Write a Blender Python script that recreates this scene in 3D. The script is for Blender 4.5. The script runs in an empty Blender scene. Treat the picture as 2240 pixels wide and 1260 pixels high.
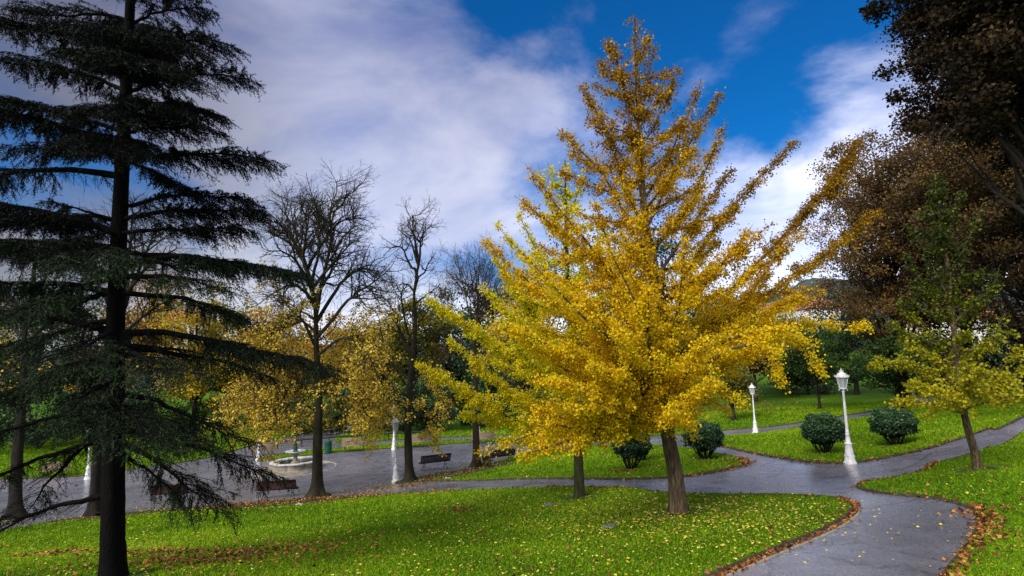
import bpy, math
import numpy as np
from mathutils import Vector, Matrix, geometry

SC = bpy.context.scene
COL = SC.collection
CAMZ = 9.0
F = 1244.0
PITCH = math.radians(6.42)
ROLL = math.radians(2.0)

# ------------------------------------------------------------ camera frame
fwd = np.array([0, math.cos(PITCH), math.sin(PITCH)])
right0 = np.array([1.0, 0, 0])
up0 = np.cross(right0, fwd)
UP = math.cos(ROLL) * up0 + math.sin(ROLL) * right0
RT = math.cos(ROLL) * right0 - math.sin(ROLL) * up0
CAM = np.array([0, 0, CAMZ])


def ray(px, py):
    px = np.asarray(px, float)[..., None]; py = np.asarray(py, float)[..., None]
    return fwd + (px - 1120) / F * RT - (py - 630) / F * UP


def at(px, py, d):
    """world point seen at photograph pixel (px, py), at depth d metres"""
    return CAM + ray(px, py) * d


def pix(P):
    v = np.asarray(P) - CAM
    d = v @ fwd
    return 1120 + F * (v @ RT) / d, 630 - F * (v @ UP) / d, d


# ------------------------------------------------------------ terrain
CP = [(1860, 1015, 22), (1653, 947, 42), (2000, 878, 58), (1485, 1122, 14.5), (2060, 1260, 9.5),
      (1550, 1260, 9.5), (1100, 1260, 9.6), (650, 1260, 10.6), (245, 1265, 11), (0, 1262, 11.5), (2140, 1027, 15.5),
      (1267, 1088, 19), (1545, 1005, 25.5), (1955, 977, 25), (1793, 992, 24), (1380, 1028, 24), (2240, 930, 22),
      (608, 1096, 29), (866, 1054, 32), (861, 983, 46.6), (565, 1006, 44), (1047, 951, 57),
      (192, 1048, 40), (33, 1132, 27), (205, 1127, 27), (693, 1086, 29), (895, 1053, 31.8), (1043, 1022, 36),
      (900, 1150, 17), (600, 1180, 17.5), (300, 1190, 17.5), (2240, 1150, 12), (2240, 1250, 9.6), (1878, 1065, 17.6), (1850, 1098, 15.7),
      (1250, 1150, 15), (1480, 965, 34), (1793, 895, 56), (1950, 897, 48), (1605, 920, 50), (2240, 850, 42),
      (1200, 985, 44), (0, 1050, 40), (850, 1000, 42), (1100, 1010, 41), (2240, 1010, 16.5)]
_pts = np.array([at(*c) for c in CP])
_ext = np.array([(0, -3, CAMZ - 2.3), (0, 2, CAMZ - 2.5), (-12, 0, CAMZ - 3.2), (10, 1, CAMZ - 2.3), (-30, 6, CAMZ - 5.2), (28, 12, CAMZ - 2.6),
                 (-45, 28, CAMZ - 7.8), (-70, 60, CAMZ - 8.0), (-30, 75, CAMZ - 7.8), (0, 85, CAMZ - 8.0), (35, 90, CAMZ - 7.0),
                 (70, 80, CAMZ - 5.0), (60, 40, CAMZ - 3.5), (-90, 100, CAMZ - 8.2), (90, 110, CAMZ - 5.5), (0, 120, CAMZ - 8.0)])
TP = np.vstack([_pts, _ext])


def _U(r2):
    return 0.5 * r2 * np.log(r2 + 1e-9)


_n = len(TP)
_K = _U(((TP[:, None, :2] - TP[None, :, :2]) ** 2).sum(-1)) + np.eye(_n) * 3.0
_P = np.hstack([np.ones((_n, 1)), TP[:, :2]])
_A = np.zeros((_n + 3, _n + 3)); _A[:_n, :_n] = _K; _A[:_n, _n:] = _P; _A[_n:, :_n] = _P.T
_w = np.linalg.solve(_A, np.concatenate([TP[:, 2], [0, 0, 0]]))


def ground(x, y):
    x = np.atleast_1d(np.asarray(x, float)); y = np.atleast_1d(np.asarray(y, float))
    out = np.empty(len(x))
    for i in range(0, len(x), 20000):
        xs, ys = x[i:i + 20000], y[i:i + 20000]
        r2 = (xs[:, None] - TP[None, :, 0]) ** 2 + (ys[:, None] - TP[None, :, 1]) ** 2
        out[i:i + 20000] = _U(r2) @ _w[:_n] + _w[_n] + _w[_n + 1] * xs + _w[_n + 2] * ys
    r = np.hypot(x, y - 40)
    t = np.clip((r - 75) / 50, 0, 1); t = t * t * (3 - 2 * t)
    far = CAMZ - 7.5
    out = np.clip(out, -3, 8.5)
    return out * (1 - t) + far * t


def hit(px, py):
    """where the rays through photograph pixels meet the terrain"""
    R = ray(px, py); R = R.reshape(-1, 3)
    lo = np.full(len(R), 2.0); hi = np.full(len(R), 400.0); done = np.zeros(len(R), bool)
    prev = 2.0
    for d in np.geomspace(2.5, 400, 130):
        P = CAM + R * d
        below = (P[:, 2] < ground(P[:, 0], P[:, 1])) & ~done
        lo[below] = prev; hi[below] = d; done |= below
        prev = d
    for _ in range(18):
        m = (lo + hi) / 2
        P = CAM + R * m[:, None]
        b = P[:, 2] < ground(P[:, 0], P[:, 1])
        hi = np.where(b, m, hi); lo = np.where(b, lo, m)
    return CAM + R * hi[:, None]


def hit1(px, py):
    return hit([px], [py])[0]


# ------------------------------------------------------------ mesh helpers
def mesh_obj(name, V, faces, mat=None, parent=None, tint=None, smooth=False, mats=None, mat_idx=None):
    """V: (n,3); faces: list of int arrays (m,k)"""
    me = bpy.data.meshes.new(name)
    V = np.asarray(V, np.float32)
    me.vertices.add(len(V)); me.vertices.foreach_set('co', V.ravel())
    loops = np.concatenate([np.asarray(f).ravel() for f in faces]).astype(np.int32)
    tot = np.concatenate([np.full(len(f), np.asarray(f).shape[1]) for f in faces]).astype(np.int32)
    start = np.concatenate([[0], np.cumsum(tot)[:-1]]).astype(np.int32)
    me.loops.add(len(loops)); me.loops.foreach_set('vertex_index', loops)
    me.polygons.add(len(tot)); me.polygons.foreach_set('loop_start', start); me.polygons.foreach_set('loop_total', tot)
    if smooth:
        me.polygons.foreach_set('use_smooth', np.ones(len(tot), bool))
    if tint is not None:
        a = me.attributes.new('tint', 'FLOAT', 'FACE')
        a.data.foreach_set('value', np.asarray(tint, np.float32))
    if mats:
        for m in mats: me.materials.append(m)
        me.polygons.foreach_set('material_index', np.asarray(mat_idx, np.int32))
    elif mat:
        me.materials.append(mat)
    me.update(calc_edges=True)
    me.validate()
    o = bpy.data.objects.new(name, me); COL.objects.link(o)
    if parent is not None:
        o.parent = parent
        o.matrix_parent_inverse = Matrix.Translation(-Vector(parent.location)) if not any(parent.rotation_euler) else parent.matrix_basis.inverted()
    return o


class MB:
    def __init__(s): s.V = []; s.F = {}; s.n = 0

    def add(s, V, F):
        V = np.asarray(V, float); F = np.asarray(F)
        s.V.append(V); s.F.setdefault(F.shape[1], []).append(F + s.n); s.n += len(V)

    def box(s, c, size, R=None):
        c = np.array(c, float); h = np.array(size, float) / 2
        v = np.array([(x, y, z) for x in (-1, 1) for y in (-1, 1) for z in (-1, 1)]) * h
        if R is not None: v = v @ np.asarray(R).T
        s.add(v + c, [(0, 1, 3, 2), (4, 6, 7, 5), (0, 4, 5, 1), (2, 3, 7, 6), (0, 2, 6, 4), (1, 5, 7, 3)])

    def lathe(s, prof, n=20, c=(0, 0, 0), rot=0.0, cap=True):
        prof = np.array(prof, float); m = len(prof)
        a = np.arange(n) / n * 2 * np.pi + rot
        V = np.stack([prof[:, None, 0] * np.cos(a), prof[:, None, 0] * np.sin(a), np.repeat(prof[:, 1:2], n, 1)], -1).reshape(-1, 3) + np.array(c)
        i = np.arange(n); j = (i + 1) % n
        F = [np.stack([k * n + i, k * n + j, (k + 1) * n + j, (k + 1) * n + i], 1) for k in range(m - 1)]
        s.add(V, np.concatenate(F))
        if cap:
            for k, fl in ((0, -1), (m - 1, 1)):
                if prof[k, 0] > 1e-4:
                    ring = V[k * n:(k + 1) * n][::fl]
                    s.add(ring, [tuple(range(n))])

    def tube(s, pts, r, n=8):
        V, F = tubes([(np.asarray(pts, float), np.broadcast_to(np.asarray(r, float), (len(pts),)))], n)
        s.add(V, F)

    def build(s, name, mat, parent=None, smooth=False, tint=None):
        F = [np.concatenate(f) for f in s.F.values()]
        return mesh_obj(name, np.concatenate(s.V), F, mat, parent, smooth=smooth, tint=tint)


def tubes(branches, k):
    """batch of polylines -> k sided tubes"""
    groups = {}
    for p, r in branches:
        groups.setdefault(len(p), []).append((p, r))
    Vs, Fs, off = [], [], 0
    a = np.arange(k) / k * 2 * np.pi
    ca, sa = np.cos(a), np.sin(a)
    for n, L in groups.items():
        P = np.array([x[0] for x in L]); R = np.array([x[1] for x in L])
        T = np.empty_like(P); T[:, 1:-1] = P[:, 2:] - P[:, :-2]; T[:, 0] = P[:, 1] - P[:, 0]; T[:, -1] = P[:, -1] - P[:, -2]
        T /= np.linalg.norm(T, axis=-1, keepdims=True) + 1e-9
        m = T.mean(1)
        ref = np.where((np.abs(m[:, 2:3]) > .8), np.array([[1., 0, 0]]), np.array([[0., 0, 1.]]))[:, None, :]
        U = np.cross(T, ref); U /= np.linalg.norm(U, axis=-1, keepdims=True) + 1e-9
        W = np.cross(U, T)
        V = P[:, :, None] + R[:, :, None, None] * (U[:, :, None] * ca[None, None, :, None] + W[:, :, None] * sa[None, None, :, None])
        B = len(L)
        Vs.append(V.reshape(-1, 3))
        i = np.arange(k); j = (i + 1) % k
        rows = np.arange(n - 1)[:, None] * k
        q = np.stack([rows + i, rows + j, rows + k + j, rows + k + i], -1).reshape(-1, 4)
        Fs.append((q[None] + (np.arange(B) * n * k)[:, None, None]).reshape(-1, 4) + off)
        off += B * n * k
    return np.concatenate(Vs), np.concatenate(Fs)


def catmull(P, sub=5, closed=False):
    P = np.asarray(P, float)
    if closed: Q = np.vstack([P[-1], P, P[0], P[1]])
    else: Q = np.vstack([2 * P[0] - P[1], P, 2 * P[-1] - P[-2]])
    out = []
    t = np.arange(sub) / sub
    for i in range(1, len(Q) - 2):
        p0, p1, p2, p3 = Q[i - 1], Q[i], Q[i + 1], Q[i + 2]
        tt = t[:, None]
        out.append(.5 * ((2 * p1) + (-p0 + p2) * tt + (2 * p0 - 5 * p1 + 4 * p2 - p3) * tt ** 2 + (-p0 + 3 * p1 - 3 * p2 + p3) * tt ** 3))
    out = np.concatenate(out)
    if not closed: out = np.vstack([out, P[-1]])
    return out


def empty(name, loc, label=None, cat=None, group=None, rotz=0.0):
    o = bpy.data.objects.new(name, None); COL.objects.link(o)
    o.location = [float(v) for v in loc]; o.rotation_euler = (0, 0, rotz); o.empty_display_size = .3
    tag(o, label, cat, group); return o


def tag(o, label=None, cat=None, group=None, kind=None):
    if label: o['label'] = label
    if cat: o['category'] = cat
    if group: o['group'] = group
    if kind: o['kind'] = kind
    return o


def copy_tree(o, parent=None):
    c = o.copy(); COL.objects.link(c)
    if parent is not None:
        c.parent = parent; c.matrix_parent_inverse = o.matrix_parent_inverse.copy()
    for ch in o.children:
        copy_tree(ch, c)
    return c


# ------------------------------------------------------------ materials
def newmat(name):
    m = bpy.data.materials.new(name); m.use_nodes = True
    nt = m.node_tree; nt.nodes.clear()
    out = nt.nodes.new('ShaderNodeOutputMaterial')
    return m, nt, out


def N(nt, typ, **kw):
    n = nt.nodes.new(typ)
    for k, v in kw.items():
        if k.startswith('i_'): n.inputs[k[2:].replace('_', ' ')].default_value = v
        else: setattr(n, k, v)
    return n


def ramp(nt, stops, fac=None):
    r = nt.nodes.new('ShaderNodeValToRGB')
    e = r.color_ramp.elements
    while len(e) < len(stops): e.new(0.5)
    for el, (p, c) in zip(e, stops): el.position = p; el.color = (*c, 1) if len(c) == 3 else c
    if fac is not None: nt.links.new(fac, r.inputs['Fac'])
    return r


def noisemat(name, stops, scale=4, rough=.8, bump=.3, bscale=30, detail=6, metallic=0, stretch=(1, 1, 1), spec=.3, coord='Object', distort=0):
    m, nt, out = newmat(name); L = nt.links
    tc = N(nt, 'ShaderNodeTexCoord'); mp = N(nt, 'ShaderNodeMapping'); mp.inputs['Scale'].default_value = stretch
    L.new(tc.outputs[coord], mp.inputs['Vector'])
    no = N(nt, 'ShaderNodeTexNoise'); no.inputs['Scale'].default_value = scale; no.inputs['Detail'].default_value = detail; no.inputs['Roughness'].default_value = .65
    no.inputs['Distortion'].default_value = distort
    L.new(mp.outputs[0], no.inputs['Vector'])
    r = ramp(nt, stops, no.outputs['Fac'])
    b = N(nt, 'ShaderNodeBsdfPrincipled'); b.inputs['Roughness'].default_value = rough; b.inputs['Metallic'].default_value = metallic
    b.inputs['Specular IOR Level'].default_value = spec
    L.new(r.outputs[0], b.inputs['Base Color'])
    if bump:
        n2 = N(nt, 'ShaderNodeTexNoise'); n2.inputs['Scale'].default_value = bscale; n2.inputs['Detail'].default_value = 5
        L.new(mp.outputs[0], n2.inputs['Vector'])
        bp = N(nt, 'ShaderNodeBump'); bp.inputs['Strength'].default_value = bump; bp.inputs['Distance'].default_value = .05
        L.new(n2.outputs['Fac'], bp.inputs['Height']); L.new(bp.outputs[0], b.inputs['Normal'])
    L.new(b.outputs[0], out.inputs[0])
    return m


def leafmat(name, stops, transl=.35, rough=.55, tcol=1.3, spec=.25):
    m, nt, out = newmat(name); L = nt.links
    at_ = N(nt, 'ShaderNodeAttribute', attribute_name='tint')
    r = ramp(nt, stops, at_.outputs['Fac'])
    b = N(nt, 'ShaderNodeBsdfPrincipled'); b.inputs['Roughness'].default_value = rough; b.inputs['Specular IOR Level'].default_value = spec
    L.new(r.outputs[0], b.inputs['Base Color'])
    t = N(nt, 'ShaderNodeBsdfTranslucent')
    mul = N(nt, 'ShaderNodeVectorMath', operation='SCALE'); mul.inputs['Scale'].default_value = tcol
    L.new(r.outputs[0], mul.inputs[0]); L.new(mul.outputs[0], t.inputs['Color'])
    mx = N(nt, 'ShaderNodeMixShader'); mx.inputs[0].default_value = transl
    L.new(b.outputs[0], mx.inputs[1]); L.new(t.outputs[0], mx.inputs[2]); L.new(mx.outputs[0], out.inputs[0])
    return m


BARK_DARK = noisemat('bark_dark', [(.25, (.006, .005, .004)), (.55, (.022, .018, .013)), (.8, (.05, .042, .028))], 5, .9, .9, 14, stretch=(3, 3, .7))
BARK_CEDAR = noisemat('bark_cedar', [(.25, (.002, .002, .0025)), (.6, (.008, .007, .007)), (.85, (.018, .016, .014))], 6, .9, .9, 16, stretch=(3, 3, .8), spec=.1)
BARK_GINKGO = noisemat('bark_ginkgo', [(.32, (.025, .016, .010)), (.5, (.12, .08, .045)), (.68, (.27, .19, .11))], 4, .9, 1.0, 9, stretch=(5, 5, .5))
BARK_MOSS = noisemat('bark_mossy', [(.3, (.02, .02, .008)), (.55, (.055, .058, .02)), (.8, (.10, .095, .045))], 4, .9, .9, 14, stretch=(3, 3, .8))
BARK_LINDEN = noisemat('bark_linden', [(.3, (.010, .009, .006)), (.55, (.032, .028, .014)), (.8, (.075, .065, .03))], 1.3, .9, .6, 18, stretch=(2, 2, .8))
TWIG = noisemat('twig_bark', [(.3, (.03, .017, .012)), (.7, (.10, .058, .04))], 1.0, .9, 0)
WHITE_PAINT = noisemat('white_paint', [(.28, (.34, .28, .22)), (.36, (.66, .63, .62)), (.5, (.80, .79, .80)), (.7, (.86, .86, .88))], 7, .42, .15, 40, spec=.5)
IRON = noisemat('cast_iron', [(.3, (.012, .012, .013)), (.7, (.03, .03, .032))], 10, .5, .2, 60, spec=.5)
SLAT_RED = noisemat('slat_dark_red', [(.25, (.035, .008, .008)), (.6, (.075, .018, .016)), (.85, (.15, .05, .035))], 3, .5, .3, 30, stretch=(.6, 6, 6))
SLAT_PALE = noisemat('slat_weathered', [(.25, (.14, .09, .07)), (.6, (.3, .2, .155)), (.85, (.42, .32, .26))], 3, .6, .3, 30, stretch=(.6, 6, 6))
SLAT_DARK = noisemat('slat_dark', [(.25, (.012, .007, .009)), (.6, (.03, .016, .02)), (.85, (.07, .04, .045))], 3, .5, .3, 30, stretch=(.6, 6, 6))
STONE = noisemat('fountain_stone', [(.25, (.17, .145, .11)), (.55, (.34, .30, .24)), (.8, (.48, .45, .38))], 3, .8, .4, 20)
MARBLE = noisemat('white_stone', [(.3, (.25, .24, .21)), (.5, (.52, .52, .51)), (.7, (.70, .70, .72))], 4, .6, .2, 20)
BRONZE = noisemat('green_bronze', [(.25, (.008, .03, .03)), (.6, (.02, .075, .07)), (.85, (.05, .14, .12))], 8, .5, .4, 40)
GREENMETAL = noisemat('green_metal', [(.25, (.005, .05, .035)), (.7, (.015, .11, .07))], 8, .45, .1, 40)
SOIL = noisemat('soil', [(.3, (.025, .016, .010)), (.55, (.06, .042, .028)), (.8, (.11, .08, .055))], 8, .95, .8, 40)
KERB = noisemat('kerb_concrete', [(.3, (.02, .018, .012)), (.55, (.06, .052, .036)), (.8, (.15, .135, .10))], 5, .85, .5, 30)
# ------------------------------------------------------------ paths and lawns
OUT_PX = [(-420, 1290), (-150, 1200), (0, 1165), (130, 1140), (220, 1129), (350, 1117), (470, 1108), (570, 1100), (690, 1091), (800, 1087), (900, 1081), (1000, 1075),
          (1100, 1071), (1200, 1068), (1300, 1068), (1380, 1071), (1440, 1079), (1520, 1083), (1600, 1084), (1700, 1084), (1780, 1087), (1830, 1092),
          (1856, 1102), (1862, 1114), (1850, 1131), (1800, 1160), (1700, 1201), (1620, 1235), (1550, 1264), (1350, 1345), (1000, 1500),
          (1850, 1540), (2000, 1330), (2066, 1262), (2105, 1210), (2136, 1165), (2140, 1140), (2118, 1112), (2060, 1095), (2000, 1087), (1930, 1080), (1885, 1071),
          (1876, 1064), (1895, 1056), (1960, 1046), (2015, 1034), (2040, 1018), (2100, 1003), (2160, 982), (2240, 945), (2420, 850),
          (2400, 828), (2240, 912), (2160, 940), (2080, 968), (2000, 990), (1930, 1004), (1860, 1014), (1780, 1013), (1700, 1002), (1640, 991),
          (1570, 976), (1505, 968), (1490, 964), (1540, 959), (1650, 950), (1760, 934), (1850, 920), (1900, 912), (1960, 900), (2010, 888), (2062, 872), (2090, 862),
          (2050, 858), (2000, 872), (1950, 888), (1900, 901), (1800, 918), (1700, 932), (1600, 941), (1500, 950), (1400, 956), (1300, 957), (1180, 954), (1090, 953), (1000, 956),
          (900, 961), (800, 967), (742, 970), (735, 958), (770, 944), (830, 933), (900, 925), (890, 919), (800, 927), (700, 941), (620, 958),
          (540, 978), (480, 996), (400, 1012), (300, 1025), (200, 1040), (100, 1046), (0, 1050), (-300, 1075)]
MID_PX = [(868, 1058), (950, 1054), (1050, 1052), (1200, 1048), (1300, 1049), (1400, 1049), (1500, 1043), (1580, 1031), (1626, 1019), (1637, 1011), (1615, 1002),
          (1560, 992), (1500, 981), (1440, 976), (1380, 974), (1300, 976), (1200, 984), (1130, 998), (1090, 1010), (1040, 1023), (1000, 1031), (940, 1040), (890, 1050)]
STRIP_PX = [(565, 1009), (620, 1004), (700, 993), (800, 985), (900, 978), (1000, 971), (1090, 966), (1175, 961), (1170, 957), (1090, 959), (1000, 963), (900, 969), (800, 976),
            (740, 981), (650, 990), (580, 1001)]


def world_poly(px, sub=5):
    a = np.array(px, float)
    P = hit(a[:, 0], a[:, 1])[:, :2]
    return catmull(P, sub, closed=True)


OUTP = world_poly(OUT_PX); MIDP = world_poly(MID_PX); STRIPP = world_poly(STRIP_PX)


def inpoly(P, poly):
    x, y = P[:, 0], P[:, 1]; res = np.zeros(len(P), bool)
    X, Y = poly[:, 0], poly[:, 1]; X2, Y2 = np.roll(X, -1), np.roll(Y, -1)
    for a, b, c, d in zip(X, Y, X2, Y2):
        if b == d: continue
        cond = ((b > y) != (d > y)) & (x < (c - a) * (y - b) / (d - b) + a)
        res ^= cond
    return res


def is_asphalt(P):
    return inpoly(P, OUTP) & ~inpoly(P, MIDP) & ~inpoly(P, STRIPP)


def polydist(P, poly):
    """distance to a closed polyline"""
    A = poly; B = np.roll(poly, -1, 0); out = np.full(len(P), 1e9)
    for a, b in zip(A, B):
        ab = b - a; l2 = ab @ ab + 1e-12
        t = np.clip(((P - a) @ ab) / l2, 0, 1)
        d = np.hypot(*(P - a - t[:, None] * ab).T)
        out = np.minimum(out, d)
    return out


pts, edges = [], []
for poly in (OUTP, MIDP, STRIPP):
    o = len(pts); n = len(poly)
    pts += [Vector(p) for p in poly]; edges += [(o + i, o + (i + 1) % n) for i in range(n)]
gx = [];
for (x0, x1, y0, y1, s) in ((-32, 30, -4, 34, .6), (-60, 60, -10, 95, 1.6)):
    X, Y = np.meshgrid(np.arange(x0, x1, s), np.arange(y0, y1, s))
    G = np.stack([X.ravel(), Y.ravel()], 1)
    if s > 1: G = G[~((G[:, 0] > -32.2) & (G[:, 0] < 30) & (G[:, 1] > -4.2) & (G[:, 1] < 34))]
    gx.append(G)
ang = np.arange(48) / 48 * 2 * np.pi
for rr in (120, 150, 200, 300, 600, 1500, 4000):
    gx.append(np.stack([rr * np.cos(ang), 40 + rr * np.sin(ang)], 1))
G = np.concatenate(gx)
rngT = np.random.default_rng(3)
G[:, :] += rngT.uniform(-.02, .02, G.shape)
near_edge = np.zeros(len(G), bool)
for poly in (OUTP, MIDP, STRIPP):
    near_edge |= polydist(G, poly) < .12
G = G[~near_edge]
pts += [Vector(p) for p in G]
cv, ce, cf, _, _, _ = geometry.delaunay_2d_cdt(pts, edges, [], 0, 1e-5)
cv = np.array([tuple(v) for v in cv]); cf = np.array([tuple(f) for f in cf if len(f) == 3])
cen = cv[cf].mean(1)
asp = is_asphalt(cen)
cz = ground(cv[:, 0], cv[:, 1])


def sub_mesh(name, sel, mat, dz):
    fs = cf[sel]; used = np.unique(fs); remap = -np.ones(len(cv), int); remap[used] = np.arange(len(used))
    V = np.column_stack([cv[used], cz[used] + dz])
    t = V[remap[fs]]
    nz = np.cross(t[:, 1] - t[:, 0], t[:, 2] - t[:, 0])[:, 2]
    fs = remap[fs]; fs[nz < 0] = fs[nz < 0][:, ::-1]
    return mesh_obj(name, V, [fs], mat, smooth=True)


# grass ground material: green with soil patches along the row of bare trees
def lawn_mat():
    m, nt, out = newmat('lawn_turf'); L = nt.links
    tc = N(nt, 'ShaderNodeTexCoord')
    n1 = N(nt, 'ShaderNodeTexNoise'); n1.inputs['Scale'].default_value = .35; n1.inputs['Detail'].default_value = 4
    n2 = N(nt, 'ShaderNodeTexNoise'); n2.inputs['Scale'].default_value = 22; n2.inputs['Detail'].default_value = 6
    L.new(tc.outputs['Object'], n1.inputs['Vector']); L.new(tc.outputs['Object'], n2.inputs['Vector'])
    r1 = ramp(nt, [(.3, (.050, .125, .004)), (.55, (.080, .195, .005)), (.75, (.115, .24, .008))], n1.outputs['Fac'])
    r2 = ramp(nt, [(.3, (.35, .35, .3)), (.6, (1, 1, 1)), (.8, (1.0, 1.0, .9))], n2.outputs['Fac'])
    mx = N(nt, 'ShaderNodeMix', data_type='RGBA', blend_type='MULTIPLY'); mx.inputs[0].default_value = 1
    L.new(r1.outputs[0], mx.inputs[6]); L.new(r2.outputs[0], mx.inputs[7])
    at_ = N(nt, 'ShaderNodeAttribute', attribute_name='soil')
    n3 = N(nt, 'ShaderNodeTexNoise'); n3.inputs['Scale'].default_value = 2.2; n3.inputs['Detail'].default_value = 6; n3.inputs['Roughness'].default_value = .7
    L.new(tc.outputs['Object'], n3.inputs['Vector'])
    sub = N(nt, 'ShaderNodeMath', operation='ADD'); L.new(at_.outputs['Fac'], sub.inputs[0]); L.new(n3.outputs['Fac'], sub.inputs[1])
    mr = N(nt, 'ShaderNodeMapRange'); mr.inputs['From Min'].default_value = .85; mr.inputs['From Max'].default_value = 1.15; L.new(sub.outputs[0], mr.inputs['Value'])
    n4 = N(nt, 'ShaderNodeTexNoise'); n4.inputs['Scale'].default_value = 9; n4.inputs['Detail'].default_value = 8
    L.new(tc.outputs['Object'], n4.inputs['Vector'])
    rs = ramp(nt, [(.3, (.030, .018, .010)), (.5, (.075, .048, .028)), (.7, (.14, .09, .05))], n4.outputs['Fac'])
    m2 = N(nt, 'ShaderNodeMix', data_type='RGBA'); L.new(mr.outputs[0], m2.inputs[0]); L.new(mx.outputs[2], m2.inputs[6]); L.new(rs.outputs[0], m2.inputs[7])
    b = N(nt, 'ShaderNodeBsdfPrincipled'); b.inputs['Roughness'].default_value = .95; b.inputs['Specular IOR Level'].default_value = .1
    L.new(m2.outputs[2], b.inputs['Base Color'])
    bp = N(nt, 'ShaderNodeBump'); bp.inputs['Strength'].default_value = .8; bp.inputs['Distance'].default_value = .06
    L.new(n2.outputs['Fac'], bp.inputs['Height']); L.new(bp.outputs[0], b.inputs['Normal'])
    L.new(b.outputs[0], out.inputs[0]); return m


def asphalt_mat():
    m, nt, out = newmat('wet_asphalt'); L = nt.links
    tc = N(nt, 'ShaderNodeTexCoord')

    def noise(s, d=5, rgh=.6, vec=None, dist=0):
        n = N(nt, 'ShaderNodeTexNoise'); n.inputs['Scale'].default_value = s; n.inputs['Detail'].default_value = d; n.inputs['Roughness'].default_value = rgh; n.inputs['Distortion'].default_value = dist
        L.new(vec or tc.outputs['Object'], n.inputs['Vector']); return n
    big = noise(.16, 4, .6, dist=.6); mid = noise(1.1, 6, .7, dist=.8); fine = noise(70, 3, .7); fine2 = noise(24, 4, .7)
    rc = ramp(nt, [(.3, (.095, .10, .12)), (.5, (.155, .155, .185)), (.7, (.22, .205, .23))], big.outputs['Fac'])
    rf = ramp(nt, [(.3, (.45, .45, .45)), (.5, (1, 1, 1)), (.72, (1.9, 1.8, 1.8))], fine2.outputs['Fac'])
    mx = N(nt, 'ShaderNodeMix', data_type='RGBA', blend_type='MULTIPLY'); mx.inputs[0].default_value = .8
    L.new(rc.outputs[0], mx.inputs[6]); L.new(rf.outputs[0], mx.inputs[7])
    # cracks and repair seams
    vor = N(nt, 'ShaderNodeTexVoronoi', feature='DISTANCE_TO_EDGE'); vor.inputs['Scale'].default_value = .22
    warp = N(nt, 'ShaderNodeMix', data_type='RGBA', blend_type='LINEAR_LIGHT'); warp.inputs[0].default_value = .35
    L.new(tc.outputs['Object'], warp.inputs[6]); L.new(mid.outputs['Color'], warp.inputs[7]); L.new(warp.outputs[2], vor.inputs['Vector'])
    cr = ramp(nt, [(0, (.6, .57, .57)), (.004, (.7, .68, .68)), (.010, (1, 1, 1))], vor.outputs['Distance'])
    mc = N(nt, 'ShaderNodeMix', data_type='RGBA', blend_type='MULTIPLY'); mc.inputs[0].default_value = .9
    L.new(mx.outputs[2], mc.inputs[6]); L.new(cr.outputs[0], mc.inputs[7])
    b = N(nt, 'ShaderNodeBsdfPrincipled'); b.inputs['Specular IOR Level'].default_value = .75
    L.new(mc.outputs[2], b.inputs['Base Color'])
    rr = ramp(nt, [(.36, (.13, .13, .13)), (.5, (.25, .25, .25)), (.66, (.46, .46, .46))], mid.outputs['Fac'])
    L.new(rr.outputs[0], b.inputs['Roughness'])
    bp = N(nt, 'ShaderNodeBump'); bp.inputs['Strength'].default_value = .14; bp.inputs['Distance'].default_value = .015
    L.new(fine.outputs['Fac'], bp.inputs['Height']); L.new(bp.outputs[0], b.inputs['Normal'])
    L.new(b.outputs[0], out.inputs[0]); return m


ASPH = asphalt_mat(); LAWN = lawn_mat()
path = sub_mesh('asphalt_path', asp, ASPH, 0.0); tag(path, 'dark damp asphalt paths and plaza floor', 'path', kind='structure')
lawn = sub_mesh('lawn', ~asp, LAWN, .05); tag(lawn, 'bright green lawn of the park', 'lawn', kind='structure')
# soil attribute: near the plaza edge tree row
SOIL_LINE = hit([-200, 33, 205, 400, 608, 693, 800, 880, 895, 960, 1043, 1100], [1180, 1137, 1131, 1112, 1103, 1094, 1086, 1060, 1055, 1042, 1026, 1012])[:, :2]
SOIL_W = np.array([1.2, 1.3, 1.3, 1.0, 1.2, 1.5, .7, 1.5, 2.2, 2.6, 2.2, .9])


def soilness(P):
    out = np.zeros(len(P))
    for i in range(len(SOIL_LINE) - 1):
        a, b = SOIL_LINE[i], SOIL_LINE[i + 1]; ab = b - a
        t = np.clip(((P - a) @ ab) / (ab @ ab), 0, 1)
        d = np.hypot(*(P - a - t[:, None] * ab).T)
        w = SOIL_W[i] * (1 - t) + SOIL_W[i + 1] * t
        out = np.maximum(out, np.clip(1.35 - d / w, 0, 1))
    return out


SPOTS = []  # (x, y, radius) bare soil around trunks and shrubs


def add_soil_attr():
    me = lawn.data; co = np.empty(len(me.vertices) * 3, np.float32); me.vertices.foreach_get('co', co); co = co.reshape(-1, 3)
    s = soilness(co[:, :2])
    for x, y, r in SPOTS:
        s = np.maximum(s, np.clip(1.2 - np.hypot(co[:, 0] - x, co[:, 1] - y) / r, 0, .9))
    a = me.attributes.new('soil', 'FLOAT', 'POINT'); a.data.foreach_set('value', s.astype(np.float32))


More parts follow.
